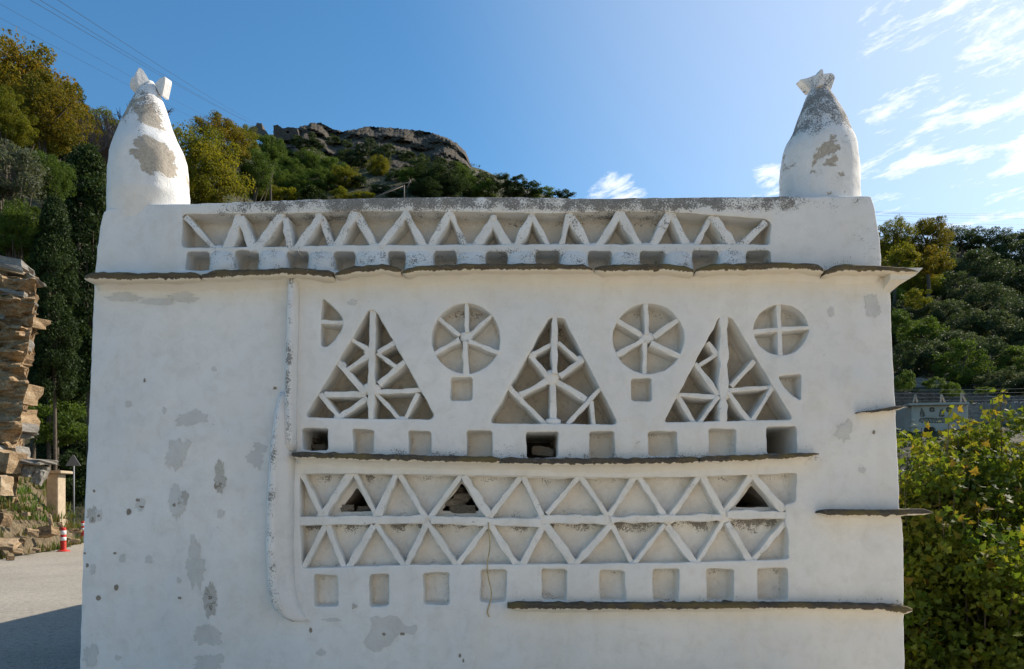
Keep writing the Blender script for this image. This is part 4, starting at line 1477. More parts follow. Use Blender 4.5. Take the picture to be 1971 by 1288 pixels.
def limb_tubes(paths, sides=5):
    V, Fc = [], []
    for pts, r0, r1 in paths:
        pts = [Vector(p) for p in pts]
        n = len(pts); base = len(V)
        for i, p in enumerate(pts):
            t = (pts[min(i + 1, n - 1)] - pts[max(i - 1, 0)])
            t = t.normalized() if t.length > 1e-6 else Vector((0, 0, 1))
            u = t.cross(Vector((0.83, 0.31, 0.1))).normalized(); v = t.cross(u)
            rd = r0 + (r1 - r0) * i / (n - 1)
            for k in range(sides):
                a = 2 * math.pi * k / sides
                V.append(p + (u * math.cos(a) + v * math.sin(a)) * rd)
        for i in range(n - 1):
            for k in range(sides):
                a, b = base + i * sides + k, base + i * sides + (k + 1) % sides
                Fc.append((a, b, b + sides, a + sides))
    return V, Fc


def tree(name, label, px, py, rx, ry, d, kind, mat, group=None, cat='tree', trunk=True, squash=1.0, limbs=7):
    """crown centred at photograph point (px, py), depth d from the camera; radii in photograph pixels"""
    k = d / F
    Y = d - D
    c = P(px, py, Y)
    rxw, rzw = rx * k, ry * k
    zb = terrain(c.x, Y)
    zb = min(zb, c.z - rzw * 0.55)
    root = empty(name, (c.x, Y, zb))
    tag(root, label, cat, group)
    v = random.randrange(3)
    me, cs = CROWN[kind][v]
    o = bpy.data.objects.new('crown', me)
    COL.objects.link(o); o.parent = root
    if not me.materials: me.materials.append(M['leaf_green'])
    o.material_slots[0].link = 'OBJECT'
    o.material_slots[0].material = M[mat]
    o.location = (0, 0, c.z - zb)
    o.scale = (rxw, rxw, rzw / 4.0) if kind == 'ever' else (rxw, (rxw + rzw) / 2 * squash, rzw)
    rz = random.uniform(0, 6.28)
    o.rotation_euler = (0, 0, rz)
    if trunk:
        h = c.z - zb
        r0 = max(0.06, (0.018 if kind == 'ever' else 0.045) * (rxw + rzw))
        paths = [([(0, 0, -0.3), (0.05 * rxw, 0, h * 0.35), (0.0, 0.04 * rxw, h * 0.7), (0, 0, h)], r0, r0 * 0.45)]
        Rz = Matrix.Rotation(rz, 3, 'Z')
        for q in cs[:limbs]:
            e = Rz @ Vector((q[0] * rxw, q[1] * (rxw if kind == 'ever' else (rxw + rzw) / 2 * squash), q[2] * rzw)) + Vector((0, 0, h))
            s0 = Vector((0, 0, h * random.uniform(0.55, 0.95)))
            mdl = (s0 + e) / 2 + Vector((random.uniform(-.1, .1) * rxw, random.uniform(-.1, .1) * rxw, 0.08 * rzw))
            paths.append(([s0, mdl, e], r0 * 0.4, r0 * 0.1))
        V, Fc = limb_tubes(paths)
        link('trunk', mesh_py('trunk', V, Fc, smooth=True, fix=False), M['bark'], root)
    return root


# ------------------------------------------------------------------ right: olive grove, plane trees, terraces, far dovecote
def sky_row(px):
    return float(np.interp(px, SKY_PX, SKY_PY))


def depth_for(px, py):
    """depth at which the terrain passes through a photograph point"""
    lo, hi = 30.0, float(np.interp(px, SKY_PX, SKY_D))
    for _ in range(30):
        m_ = (lo + hi) / 2
        q = P(px, py, m_ - D)
        if terrain(q.x, q.y) > q.z: hi = m_
        else: lo = m_
    return (lo + hi) / 2


grove = [(1900, 470, 40, 28, 0), (1850, 460, 36, 26, 0), (1955, 492, 46, 34, 0), (1990, 470, 40, 30, 0), (1812, 512, 44, 36, 0), (1880, 520, 46, 36, 0), (1940, 540, 46, 36, 0), (1985, 545, 40, 34, 0), (1770, 560, 38, 32, 1), (1835, 560, 44, 34, 0),
         (1900, 580, 48, 36, 1), (1965, 600, 46, 36, 0), (1745, 600, 38, 32, 0), (1800, 605, 42, 32, 0), (1860, 625, 46, 34, 0), (1925, 640, 48, 36, 1), (1985, 655, 40, 34, 0), (1735, 640, 34, 34, 0), (1785, 650, 44, 34, 1), (1840, 668, 44, 34, 0), (1905, 690, 46, 36, 0),
         (1960, 705, 44, 36, 1), (1740, 700, 30, 36, 0), (1790, 690, 40, 36, 0), (1850, 705, 38, 48, 1), (1735, 745, 24, 24, 0), (1930, 735, 40, 28, 0), (1990, 740, 34, 30, 0), (2030, 600, 46, 40, 0), (2030, 690, 46, 40, 0), (2035, 520, 46, 38, 0)]
ORD = ['first', 'second', 'third', 'fourth', 'fifth', 'sixth', 'seventh', 'eighth', 'ninth', 'tenth', 'eleventh', 'twelfth', 'thirteenth', 'fourteenth', 'fifteenth', 'sixteenth', 'seventeenth', 'eighteenth', 'nineteenth', 'twentieth']
grove.sort(key=lambda t: t[1])
rows_ = [sorted(grove[i:i + 6]) for i in range(0, len(grove), 6)]
ROWN = ['top row on skyline', 'second row below skyline', 'third row below skyline', 'fourth row below skyline', 'fifth row below skyline', 'lowest row']
for (x, y, rx, ry, k, gl) in [(*t, 'dark olive tree in the right grove, %s, %s from left' % (ROWN[j], ORD[i])) for j, rw in enumerate(rows_) for i, t in enumerate(rw)]:
    d = min(depth_for(x, y + ry * 0.75), 160)
    tree('olive_tree', gl, x, y, rx * 1.25, ry * 1.22, d, 'olive', 'leaf_olive' if k == 0 else 'leaf_green' if random.random() < 0.25 else 'leaf_olive', 'olive trees of the right hillside grove')
tree('plane_tree', 'rounded golden-green tree on the skyline just right of the parapet', 1720, 462, 40, 46, 120, 'broad', 'leaf_gold')
tree('plane_tree', 'wide brown-topped autumn tree on the skyline, second from the parapet', 1785, 462, 50, 46, 124, 'broad', 'leaf_autumn')
tree('plane_tree', 'rusty autumn tree right behind the cornice end on the right', 1735, 505, 66, 44, depth_for(1735, 548), 'broad', 'leaf_autumn')
tree('plane_tree', 'bright yellow tree hanging below the cornice end on the right', 1770, 540, 34, 50, depth_for(1770, 590), 'broad', 'leaf_gold')
tree('fig_tree', 'small green tree under the corner gusset on the right', 1735, 580, 30, 30, depth_for(1735, 612), 'shrub', 'leaf_green', cat='tree')


for (x, y, rx, ry, d, mt, lb) in [(1792, 505, 42, 36, 104, 'leaf_autumn', 'rusty bushy tree right of the cornice end'), (1725, 500, 46, 36, 100, 'leaf_gold', 'yellow-green bushy tree just above the cornice end on the right'), (1738, 620, 26, 30, 74, 'leaf_green', 'green tree hugging the right edge of the house below the gusset'), (1742, 680, 24, 32, 72, 'leaf_olive', 'grey-green tree against the right edge of the house level with the quadrant niche'),
                                (1738, 735, 22, 26, 70, 'leaf_green', 'small tree against the right edge of the house just above the short ledge'), (1768, 575, 26, 26, 80, 'leaf_gold', 'yellow-green tree under the bright yellow tree on the right')]:
    tree('hillside_tree', lb, x, y, rx, ry, d, 'shrub', mt, trunk=False)


def terrace(label, pts, d, h, name='terrace_wall'):
    V, Fc = [], []
    n = 40
    xs = [p[0] for p in pts]
    root_p = P(pts[0][0], pts[0][1], d - D)
    for i in range(n + 1):
        x = xs[0] + (xs[-1] - xs[0]) * i / n
        y = float(np.interp(x, xs, [p[1] for p in pts])) + random.uniform(-1.2, 1.2)
        q = P(x, y, d - D)
        for (dy, dz_) in ((0, -h), (0.02, -h * 0.5), (0.08 * random.random(), -0.15), (0.05, 0), (0.6, 0.03 * random.random()), (0.6, -h)):
            V.append((q.x, q.y + dy + random.uniform(-0.06, 0.06), q.z + dz_ + random.uniform(-0.04, 0.04)))
    m = 6
    for i in range(n):
        for j in range(m):
            a, b = i * m + j, i * m + (j + 1) % m
            Fc.append((a, b, b + m, a + m))
    Fc.append(tuple(range(m))); Fc.append(tuple(n * m + j for j in range(m)))
    o = link(name, mesh_py(name, V, Fc), M['drystone'])
    return tag(o, label, 'stone wall', 'terrace walls on the right hillside')


terrace('grey dry-stone terrace wall below the olive grove, highest of the terraces', [(1715, 722), (1760, 726), (1830, 734), (1900, 736), (1990, 738)], 84, 2.2)
terrace('grey dry-stone terrace wall just above the far dovecote roof', [(1715, 754), (1800, 754), (1870, 760), (1990, 764)], 74, 2.4)
terrace('grey dry-stone terrace wall to the right of the far dovecote', [(1862, 776), (1900, 776), (1990, 772)], 67, 3.2)
for si_, (x, y, rx, ry) in enumerate([(1745, 740, 18, 16), (1800, 738, 26, 14), (1835, 752, 22, 20), (1895, 752, 18, 10)]):
    tree('shrub', 'light green shrub on the terraces behind the far dovecote, %s of four from the left' % ORD[si_], x, y, rx, ry, 72, 'shrub', 'leaf_green', 'shrubs above the far dovecote', cat='shrub', trunk=False)


def far_dovecote():
    dd = 64.0
    k = dd / F
    Y0 = dd - D
    root = empty('dovecote', (P(1805, 900, Y0).x, Y0, P(0, 900, Y0).z))
    tag(root, 'small grey-white far dovecote half hidden behind the yellow leaves on the right', 'dovecote')
    global S
    hl = []
    for (x, w) in ((1775, 13), (1812, 13)):
        hl.append(([(x - 6, 803), (x, 784), (x + 5, 796), (x + 7, 803)], 0.5, 1, 0.0))
    for x in (1794, 1827, 1848):
        hl.append((ell(x, 789, 5.2, 5.6, 12), 0.5, 1, 0.0))
    hl.append(([(1769, 805), (1850, 805), (1850, 814), (1769, 814)], 0.5, 1, 0.0))
    hl.append(([(1778, 822), (1800, 822), (1800, 834), (1778, 834)], 0.5, 1, 0.0))
    # this sheet is far away: read at its own depth
    o = sheet('front_wall', [(1754, 780), (1863, 778), (1864, 900), (1754, 900)], hl, Y0, Y0 + 5.0, r=0.5, grid=8, mats=[M['far_plaster'], M['far_niche'], M['interior']], parent=root, wv=0.0, ojit=0.2, rrd=0.03, cap_rel=0.05, step=3)
    o.matrix_parent_inverse = Matrix.Translation(-root.location)

    def bar(name, x0, y0, x1, y1, w, Yf, dep, mat):
        a, b = P(x0, y0, Yf), P(x1, y1, Yf)
        t = (b - a); L = t.length; t.normalize()
        s_ = Vector((-t.z, 0, t.x)) * (w * k / 2)
        V = []
        for e in (a, b):
            for (q, dy) in ((-1, 0), (1, 0), (1, dep), (-1, dep)):
                V.append(e + s_ * q + Vector((0, dy, 0)))
        me = mesh_py(name, V, [(0, 1, 2, 3), (4, 5, 6, 7), (0, 1, 5, 4), (1, 2, 6, 5), (2, 3, 7, 6), (3, 0, 4, 7)])
        b_ = link(name, me, mat, root)
        b_.matrix_parent_inverse = Matrix.Translation(-root.location)
        return b_
    bar('cornice', 1750, 778, 1866, 776, 4.5, Y0 - 0.35, 1.0, M['far_plaster'])
    bar('ledge_slab', 1754, 808.5, 1761, 808.5, 1.2, Y0 - 0.2, 0.3, M['slate_dark'])
    bar('ledge_slab', 1752, 820.5, 1768, 820.5, 1.2, Y0 - 0.2, 0.3, M['slate_dark'])
    for i in range(16):
        x = 1770 + i * 5.0
        bar('slat', x, 805, x + 2.5, 814, 0.9, Y0 + 0.02, 0.3, M['far_plaster'])
        bar('slat', x + 5, 805, x + 2.5, 814, 0.9, Y0 + 0.05, 0.3, M['far_plaster'])
    for (x0, y0, x1, y1) in ((1769, 799, 1782, 799), (1775, 786, 1775, 803), (1812, 786, 1812, 803), (1806, 798, 1819, 798), (1794, 784, 1794, 795), (1789, 789, 1799, 789), (1827, 784, 1827, 795), (1822, 789, 1832, 789), (1848, 784, 1848, 795)):
        bar('slat', x0, y0, x1, y1, 0.9, Y0 + 0.03, 0.3, M['far_plaster'])
    for (x0, x1, xt, yt) in ((1759, 1767, 1762.5, 759), (1812, 1820, 1813, 759), (1851, 1861, 1852, 756)):
        bar('roof_finial', x0, 774, xt, yt, 1.2, Y0 + 0.3, 0.2, M['far_plaster'])
        bar('roof_finial', x1, 774, xt, yt, 1.2, Y0 + 0.25, 0.2, M['far_plaster'])


M['far_plaster'] = simple_mat('far_whitewash', (0.42, 0.375, 0.31), 0.9, 0.15, 0.8, 0.2)
M['far_niche'] = simple_mat('far_niche_stone', (0.15, 0.125, 0.11), 0.9, 0.4, 3.0, 0.8)
far_dovecote()


# young plane trees close to the house on the right
LEAF_ONE = []
for v in range(4):
    V, Fi, T = leaf_cloud(np.zeros((1, 3)), np.array([[0, 0, 0.6]]), 1.0, 'lobed', 0.5, 40 + v)
    me = mesh_np('leaf', V, [Fi])
    vattr(me, 'tone', np.full(len(V), (0.25, 0.5, 0.62, 0.8)[v]))
    me.materials.append(M['leaf_plane'])
    LEAF_ONE.append(me)


def sapling(label, px, d, top_py, bot_z, rx, ry, nshoot, seed, size=0.050):
    g = np.random.default_rng(seed)
    Y = d - D
    c = P(px, HOR, Y)
    zb = terrain(c.x, Y)
    ztop = P(px, top_py, Y).z
    root = empty('young_plane_tree', (c.x, Y, zb))
    tag(root, label, 'tree', 'young plane trees beside the house')
    paths = [([(0, 0, -0.2), (0.03, 0.02, (bot_z - zb) + 0.3), (0, 0, (bot_z - zb) + 0.9)], 0.09, 0.06)]
    pos, hint, tone = [], [], []
    H = ztop - bot_z
    tips = []
    for s in range(nshoot):
        a = g.uniform(0, 2 * math.pi); q = math.sqrt(g.uniform(0, 1))
        ex, ey = rx * q * math.cos(a), ry * q * math.sin(a)
        zt = bot_z + H * (1 - 0.55 * q ** 2.2) * g.uniform(0.45, 1.0) - zb
        st = Vector((ex * 0.15, ey * 0.15, (bot_z - zb) + g.uniform(0.0, 0.5)))
        e = Vector((ex, ey, zt))
        mdl = Vector((ex * 0.75, ey * 0.75, st.z + (zt - st.z) * 0.45))
        pts = [st.lerp(mdl, t / 4) * (1 - t / 4) + mdl.lerp(e, t / 4) * (t / 4) for t in range(5)]
        paths.append((pts, 0.018, 0.005))
        n = int(g.uniform(0.6, 1.3) * 95)
        for j in range(n):
            t = g.uniform(0.12, 1.02)
            i0 = min(3, int(t * 4)); f = t * 4 - i0
            p = pts[i0].lerp(pts[i0 + 1], f)
            w = 0.34 * (1.15 - 0.65 * min(1, t))
            dv = Vector(g.normal(size=3)).normalized()
            pos.append(p + dv * w * g.uniform(0.4, 1.0)); hint.append(dv)
            tone.append(min(1, max(0, g.normal(0.36, 0.16) + 0.25 * (t > 0.8) * g.uniform(0, 1) + (0.4 if g.uniform() < 0.06 else 0))))
        tips.append((e, zt))
    for s in range(int(nshoot * 1.7)):
        a = g.uniform(0, 2 * math.pi); q = math.sqrt(g.uniform(0.05, 1))
        zc = bot_z + H * (1 - 0.42 * q ** 2.2) * g.uniform(0.10, 0.93) - zb
        cc = Vector((rx * q * math.cos(a), ry * q * math.sin(a), zc))
        ct_ = g.normal(0.33, 0.12)
        for j in range(int(g.uniform(60, 120))):
            dv = Vector(g.normal(size=3)).normalized()
            pos.append(cc + Vector((dv.x, dv.y, dv.z * 0.7)) * 0.30 * g.uniform(0.3, 1.0) ** 0.6); hint.append(dv)
            tone.append(min(1, max(0, ct_ + g.normal(0, 0.10))))
    pos = np.array([tuple(p) for p in pos]); hint = np.array([tuple(p) for p in hint]); tone = np.array(tone)
    V, Fi, T = leaf_cloud(pos, hint, size, 'lobed', 0.5, seed, tone, g)
    me = mesh_np('foliage', V, [Fi]); vattr(me, 'tone', T)
    o = link('foliage', me, M['leaf_plane'], root)
    o['kind'] = 'stuff'
    V, Fc = limb_tubes(paths)
    link('trunk', mesh_py('trunk', V, Fc, smooth=True, fix=False), M['bark'], root)
    # the leaves that show largest: on the camera side and at the shoot tips
    tips.sort(key=lambda t: t[0].y - 0.4 * t[1])
    for e, zt in tips[:30]:
        for j in range(3):
            l_ = bpy.data.objects.new('leaf', g.choice(LEAF_ONE))
            COL.objects.link(l_); l_.parent = root
            l_.location = e + Vector((g.uniform(-.1, .1), g.uniform(-.12, .02), g.uniform(-.12, .06)))
            k = size * g.uniform(1.0, 1.45); l_.scale = (k, k, k)
            l_.rotation_euler = (g.uniform(-1.2, 1.2), g.uniform(-1.2, 1.2), g.uniform(0, 6.28))
    return root


sapling('yellow-green young plane tree touching the right edge of the house', 1785, 9.6, 772, -1.5, 1.25, 1.1, 120, 61)
sapling('tall yellow-green young plane tree at the right edge of the picture', 1948, 10.2, 716, -1.6, 1.5, 1.3, 130, 62)
sapling('yellow-green young plane tree in the middle of the three, in front of the far dovecote', 1858, 11.0, 768, -1.6, 1.5, 1.3, 120, 63)
sapling('green lower young plane tree at the bottom right corner', 1880, 8.6, 960, -1.6, 1.2, 0.9, 85, 64)
sapling('low green young plane tree tucked behind the lower right corner of the house', 1765, 10.8, 800, -1.8, 1.2, 1.2, 100, 65)

# ------------------------------------------------------------------ left: bank, cliff, cones, sign, pillar
def bank():
    # earth bank between road edge and cliff
    edge = [(-13.9, 6), (-14.1, 10), (-14.7, 15.4), (-15.7, 19.9), (-17.7, 24.6), (-21.5, 29.5)]
    V, Fc = [], []
    n, K = 60, 16
    es = [i / (len(edge) - 1) for i in range(len(edge))]
    for i in range(n + 1):
        t = i / n
        ex = float(np.interp(t, es, [e[0] for e in edge])); ey = float(np.interp(t, es, [e[1] for e in edge]))
        for k in range(K + 1):
            u = k / K
            x = ex - 0.2 + u * -5.0; y = ey + u * 2.2
            z = 0.0 + 4.6 * (u ** 0.72) + 0.28 * fbm(x, y, 1, 0.9, 4) * min(1, u * 6) - 0.02
            V.append((x, y, z))
    for i in range(n):
        for k in range(K):
            a = i * (K + 1) + k
            Fc.append((a, a + 1, a + K + 2, a + K + 1))
    me = mesh_py('bank', V, Fc, smooth=True, fix=False)
    o = tag(link('bank', me, M['bank']), kind='structure')
    return V


bank_pts = bank()


def grass_on_bank():
    g = np.random.default_rng(5)
    n = 26000
    idx = g.integers(0, len(bank_pts), n)
    bp = np.array(bank_pts)[idx] + np.stack([g.uniform(-.3, .3, n), g.uniform(-.3, .3, n), np.zeros(n)], -1)
    patchy = np.array([fbm(p[0], p[1], 4, 0.6, 3) for p in bp])
    keep = patchy > -0.12
    bp = bp[keep]; patchy = patchy[keep]; n = len(bp)
    h = g.uniform(0.10, 0.40, n); a = g.uniform(0, 6.28, n); w = g.uniform(0.02, 0.045, n)
    lean = g.uniform(-0.12, 0.12, (n, 2))
    b0 = bp + np.stack([np.cos(a) * w, np.sin(a) * w, np.zeros(n)], -1)
    b1 = bp - np.stack([np.cos(a) * w, np.sin(a) * w, np.zeros(n)], -1)
    tp = bp + np.stack([lean[:, 0], lean[:, 1], h], -1)
    V = np.stack([b0, b1, tp], 1).reshape(-1, 3)
    me = mesh_np('bank_grass', V, [np.arange(3 * n).reshape(n, 3)])
    tone = np.clip(0.5 + patchy * 1.6 + g.uniform(-.3, .3, n), 0, 1)
    vattr(me, 'tone', np.repeat(tone, 3))
    tag(link('grass', me, M['grass']), 'dry and green grass tufts on the roadside bank', 'grass', kind='stuff')


grass_on_bank()

SLABS = [stone_mesh('bed_shape', 20 + i, sharp=0.12) for i in range(9)]
for m_ in SLABS: m_.materials.append(M['schist'])


def cliff():
    root = empty('rock_cliff', (-19, 21, 0))
    tag(root, 'sunlit tan schist cliff of stacked layers rising beside the road on the left', 'cliff')
    inv = Matrix.Translation((19, -21, 0))
    g = np.random.default_rng(9)
    # core: one solid face with stepped beds
    V, Fc = [], []
    n, K = 70, 110
    prof_px = [(495, 30), (503, 58), (520, 72), (535, 84), (560, 88), (600, 80), (622, 84), (640, 74), (680, 70), (700, 60), (735, 74), (760, 66), (800, 58), (830, 62), (860, 48), (905, 56), (950, 50), (985, 60)]
    for k in range(K + 1):
        py = 500 + (985 - 500) * k / K
        xr = float(np.interp(py, [p[0] for p in prof_px], [p[1] for p in prof_px])) - 8
        for i in range(n + 1):
            t = i / n
            d = 24.2 + (5.0 * (1 - t / 0.4) if t < 0.4 else -1.2 * (t - 0.4))
            px = xr - 5 + (0 if t < 0.4 else -(t - 0.4) / 0.6 * 300)
            w = P(px, py, d - D); z = P(0, py, 24 - D).z
            zz = z + 0.10 * (w.x + 15) + 0.25 * nz(w.x, w.y, z, 0.5)
            bed = (nz(0.2 * w.x, 0.2 * w.y, zz, 3.2) + 0.8 * nz(0.4 * w.x, 0.4 * w.y, zz, 7.5)) * (0.42 if z > 6 else 0.24)
            big_ = 0.55 * fbm(w.x, w.y, z, 1.1, 4)
            o_ = bed + big_
            V.append((w.x + o_ * 0.8 - 0.1, w.y - o_, z))
    for k in range(K):
        for i in range(n):
            a = k * (n + 1) + i
            Fc.append((a, a + 1, a + n + 2, a + n + 1))
    top = [i for i in range(n + 1)]
    o = link('rock_core', mesh_py('rock_core', V, Fc, fix=False), M['schist_face'], root); o.matrix_parent_inverse = inv
    # beds
    z = 3.2
    count = 0
    while z < 10.0:
        py = HOR - (z - EYE) * F / 25
        xr = float(np.interp(py, [p[0] for p in prof_px], [p[1] for p in prof_px])) + g.uniform(-7, 6)
        thin = z > 6.2
        massive = g.uniform() < (0.22 if thin else 0.75)
        thick = (g.uniform(0.25, 0.42) if massive else g.uniform(0.05, 0.15)) if thin else (g.uniform(0.45, 0.85) if massive else g.uniform(0.15, 0.3))
        x0 = P(xr, py, 24 - D).x
        xw = x0
        while xw > x0 - 2.4:
            wd = g.uniform(0.5, 1.5) if thin else g.uniform(0.4, 1.0)
            s_ = bpy.data.objects.new('rock_bed', SLABS[g.integers(0, 9)])
            COL.objects.link(s_); s_.parent = root; s_.matrix_parent_inverse = inv
            out = g.uniform(-0.16, 0.20) + 0.25 * nz(z, 3.3, 1.1, 1.3) + (0.25 if z > 8.3 else 0)
            s_.location = (xw - wd * 0.8 - 0.55, 24.85 - D - out, z + 0.10 * (x0 - xw) + g.uniform(-.04, .04))
            s_.scale = (wd * 0.55, g.uniform(0.4, 0.62), thick * (g.uniform(0.5, 0.8) if thin else g.uniform(0.5, 0.75)))
            s_.rotation_euler = (R(g.uniform(-8, 8)), R(g.uniform(2, 8) if thin else g.uniform(-10, 12)), R(g.uniform(-16, 16)))
            if g.uniform() < 0.22:
                s_.material_slots[0].link = 'OBJECT'; s_.material_slots[0].material = M['schist_grey']
            count += 1
            xw -= wd * g.uniform(0.75, 1.0)
        z += thick * g.uniform(1.0, 2.2)
    # the big grey overhanging slab and loose blocks on the bank
    for (px, py, d, sx, sy, sz, ry_, rz_, mt) in [(70, 889, 24.0, 0.40, 0.6, 0.08, 3, 8, 'schist_grey'), (58, 905, 24.2, 0.32, 0.5, 0.20, 14, 0, 'schist_grey'), (76, 918, 24.2, 0.14, 0.25, 0.24, 22, 20, 'schist_grey'), (14, 890, 23.2, 0.3, 0.4, 0.34, 10, 0, 'schist'),
                                                 (2, 935, 22.4, 0.2, 0.3, 0.3, 5, 0, 'schist'), (40, 885, 24.0, 0.5, 0.4, 0.10, 15, 0, 'schist')]:
        s_ = bpy.data.objects.new('rock_block', SLABS[g.integers(0, 9)])
        COL.objects.link(s_); s_.parent = root; s_.matrix_parent_inverse = inv
        s_.location = P(px, py, d - D); s_.scale = (sx, sy, sz); s_.rotation_euler = (R(g.uniform(-5, 5)), R(ry_), R(rz_))
        s_.material_slots[0].link = 'OBJECT'; s_.material_slots[0].material = M[mt]
    # grassy tuft stuff on top
    return root


cliff()
loose = [(62, 1025, 22.0, .30, .16), (92, 1024, 23.0, .45, .22), (97, 1003, 23.6, .12, .34), (116, 1012, 24.4, .18, .2), (12, 1047, 21.2, .6, .14), (30, 1060, 21.0, .25, .12), (138, 1040, 27.0, .4, .13), (146, 1022, 28.0, .35, .12), (50, 990, 22.8, .18, .1), (76, 980, 23.2, .16, .1),
         (20, 1075, 20.4, .16, .08), (70, 1058, 22.6, .2, .07), (8, 1000, 22.0, .3, .3), (40, 1040, 21.8, .22, .16)]
loose.sort()
for li_, (px, py, d, s1, s2) in enumerate(loose):
    s_ = bpy.data.objects.new('loose_stone', random.choice(SLABS)); COL.objects.link(s_)
    q = P(px, py, d - D)
    s_.location = q; s_.scale = (s1 * 0.55, s1 * 0.45, s2 * 0.6); s_.rotation_euler = (R(random.uniform(-15, 15)), R(random.uniform(-15, 15)), R(random.uniform(0, 180)))
    tag(s_, 'loose tan stone on the grassy roadside bank, %s from the left' % ORD[li_], 'stone', 'loose stones on the roadside bank')


def lathe(name, prof, mat, parent, loc=(0, 0, 0), n=20):
    V, Fc = [], []
    for (r, z) in prof:
        for i in range(n):
            a = 2 * math.pi * i / n
            V.append((r * math.cos(a), r * math.sin(a), z))
    for k in range(len(prof) - 1):
        for i in range(n):
            a, b = k * n + i, k * n + (i + 1) % n
            Fc.append((a, b, b + n, a + n))
    Fc.append(tuple(range(n))); Fc.append(tuple((len(prof) - 1) * n + i for i in range(n)))
    return link(name, mesh_py(name, V, Fc, smooth=True), mat, parent, loc)


def post(label, x, y):
    root = empty('traffic_post', (x, y, 0.006))
    tag(root, label, 'traffic post', 'red and white traffic posts')
    lathe('base', [(0.20, 0.0), (0.20, 0.02), (0.17, 0.045), (0.10, 0.06)], M['red'], root)
    pr = [(0.095, 0.05)]
    z = 0.08
    while z < 0.34:
        pr += [(0.093, z), (0.083, z + 0.01), (0.083, z + 0.02), (0.093, z + 0.03)]; z += 0.045
    pr += [(0.085, 0.36), (0.085, 0.78), (0.075, 0.80), (0.03, 0.805)]
    b = lathe('post', pr, M['red'], root)
    lathe('reflective_band', [(0.0855, 0.37), (0.088, 0.372), (0.088, 0.482), (0.0855, 0.484)], M['white_band'], root)
    lathe('reflective_band', [(0.0855, 0.57), (0.088, 0.572), (0.088, 0.702), (0.0855, 0.704)], M['white_band'], root)


q = P(122, 1062, 24.3 - D); post('red traffic post with two white bands at the road edge below the cliff', q.x, q.y)
q = P(160, 1036, 33.5 - D); post('far red traffic post barely showing behind the left edge of the house', q.x, q.y)


def sign():
    d = 31.0
    b = P(142, HOR, d - D)
    root = empty('road_sign', (b.x, b.y, 0)); tag(root, 'grey back of a triangular road sign on a thin post under the dark trees', 'road sign')
    zt = P(0, 876, d - D).z; zb = P(0, 897, d - D).z
    lathe('post', [(0.035, -0.1), (0.035, zt - 0.1)], M['sign_back'], root, n=8)
    w = 0.33
    V = [(-w, -0.05, zb), (w, -0.05, zb), (0.03, -0.05, zt), (-0.03, -0.05, zt), (-w, -0.03, zb), (w, -0.03, zb), (0.03, -0.03, zt), (-0.03, -0.03, zt)]
    link('plate', mesh_py('plate', V, [(0, 1, 2, 3), (7, 6, 5, 4), (0, 1, 5, 4), (1, 2, 6, 5), (2, 3, 7, 6), (3, 0, 4, 7)]), M['sign_back'], root)


sign()


def pillar():
    d = 28.0
    b = P(108, HOR, d - D)
    z0, z1 = 0.7, P(0, 912, d - D).z
    root = empty('gate_pillar', (b.x, b.y, z0)); tag(root, 'tan rendered gate pillar with an overhanging slab cap at the foot of the cliff', 'pillar')
    for (nm, hw, hd, za, zb_) in (('shaft', 0.22, 0.25, 0, z1 - z0), ('cap', 0.42, 0.40, z1 - z0, z1 - z0 + 0.11)):
        bm = bmesh.new(); bmesh.ops.create_cube(bm, size=1.0)
        for v in bm.verts: v.co = Vector((v.co.x * 2 * hw, v.co.y * 2 * hd, za + (v.co.z + 0.5) * (zb_ - za)))
        bmesh.ops.bevel(bm, geom=bm.edges[:], offset=0.02, segments=2, affect='EDGES')
        me = bpy.data.meshes.new(nm); bm.to_mesh(me); bm.free()
        link(nm, me, M['concrete'], root)


pillar()

# ------------------------------------------------------------------ left: trees
tree('plane_tree', 'huge golden-brown autumn tree at the top left corner', 20, 190, 130, 130, 46, 'broad', 'leaf_autumn')
tree('plane_tree', 'golden tree bulging out in front of the skyline at the upper left', 85, 220, 78, 85, 43, 'broad', 'leaf_autumn')
tree('plane_tree', 'green-gold leafy tree low at the upper left edge below the golden trees', 15, 230, 50, 60, 40, 'broad', 'leaf_gold')
tree('plane_tree', 'brown autumn tree cut by the left frame near the top', -70, 110, 110, 90, 50, 'broad', 'leaf_autumn')
tree('pine_tree', 'small dark conifer poking above the golden tree near the bare tree', 142, 190, 20, 34, 58, 'shrub', 'leaf_dark')
tree('oak_tree', 'dull green tree behind the left pinnacle below the bare tree', 190, 262, 56, 56, 55, 'broad', 'leaf_gold')
tree('oak_tree', 'dull brown-green tree between the golden tree and the left pinnacle', 150, 250, 40, 56, 52, 'broad', 'leaf_autumn')
tree('olive_tree', 'silvery olive tree at the left edge halfway up', 18, 335, 70, 64, 31, 'olive', 'leaf_silver')
tree('laurel_tree', 'fresh green bush right of the silvery olive tree on the left', 92, 345, 48, 54, 33, 'broad', 'leaf_green', cat='tree')
tree('laurel_tree', 'dark glossy green tree right above the schist cliff', 38, 445, 72, 60, 31, 'broad', 'leaf_green')
tree('cypress_tree', 'tall dark evergreen column beside the left edge of the house', 168, 540, 58, 262, 36, 'ever', 'leaf_dark')
tree('cypress_tree', 'dark ivy-clad evergreen mass between the cliff and the house', 108, 680, 52, 170, 37, 'ever', 'leaf_dark')
tree('cypress_tree', 'dark evergreen behind the sign post', 140, 820, 60, 170, 40, 'ever', 'leaf_dark')
tree('cypress_tree', 'dark evergreen hidden behind the left edge of the house', 225, 660, 60, 330, 42, 'ever', 'leaf_dark')
tree('bush', 'leafy green bush in front of the dark evergreens beside the cliff', 112, 815, 60, 62, 33, 'shrub', 'leaf_green', cat='bush', trunk=False)
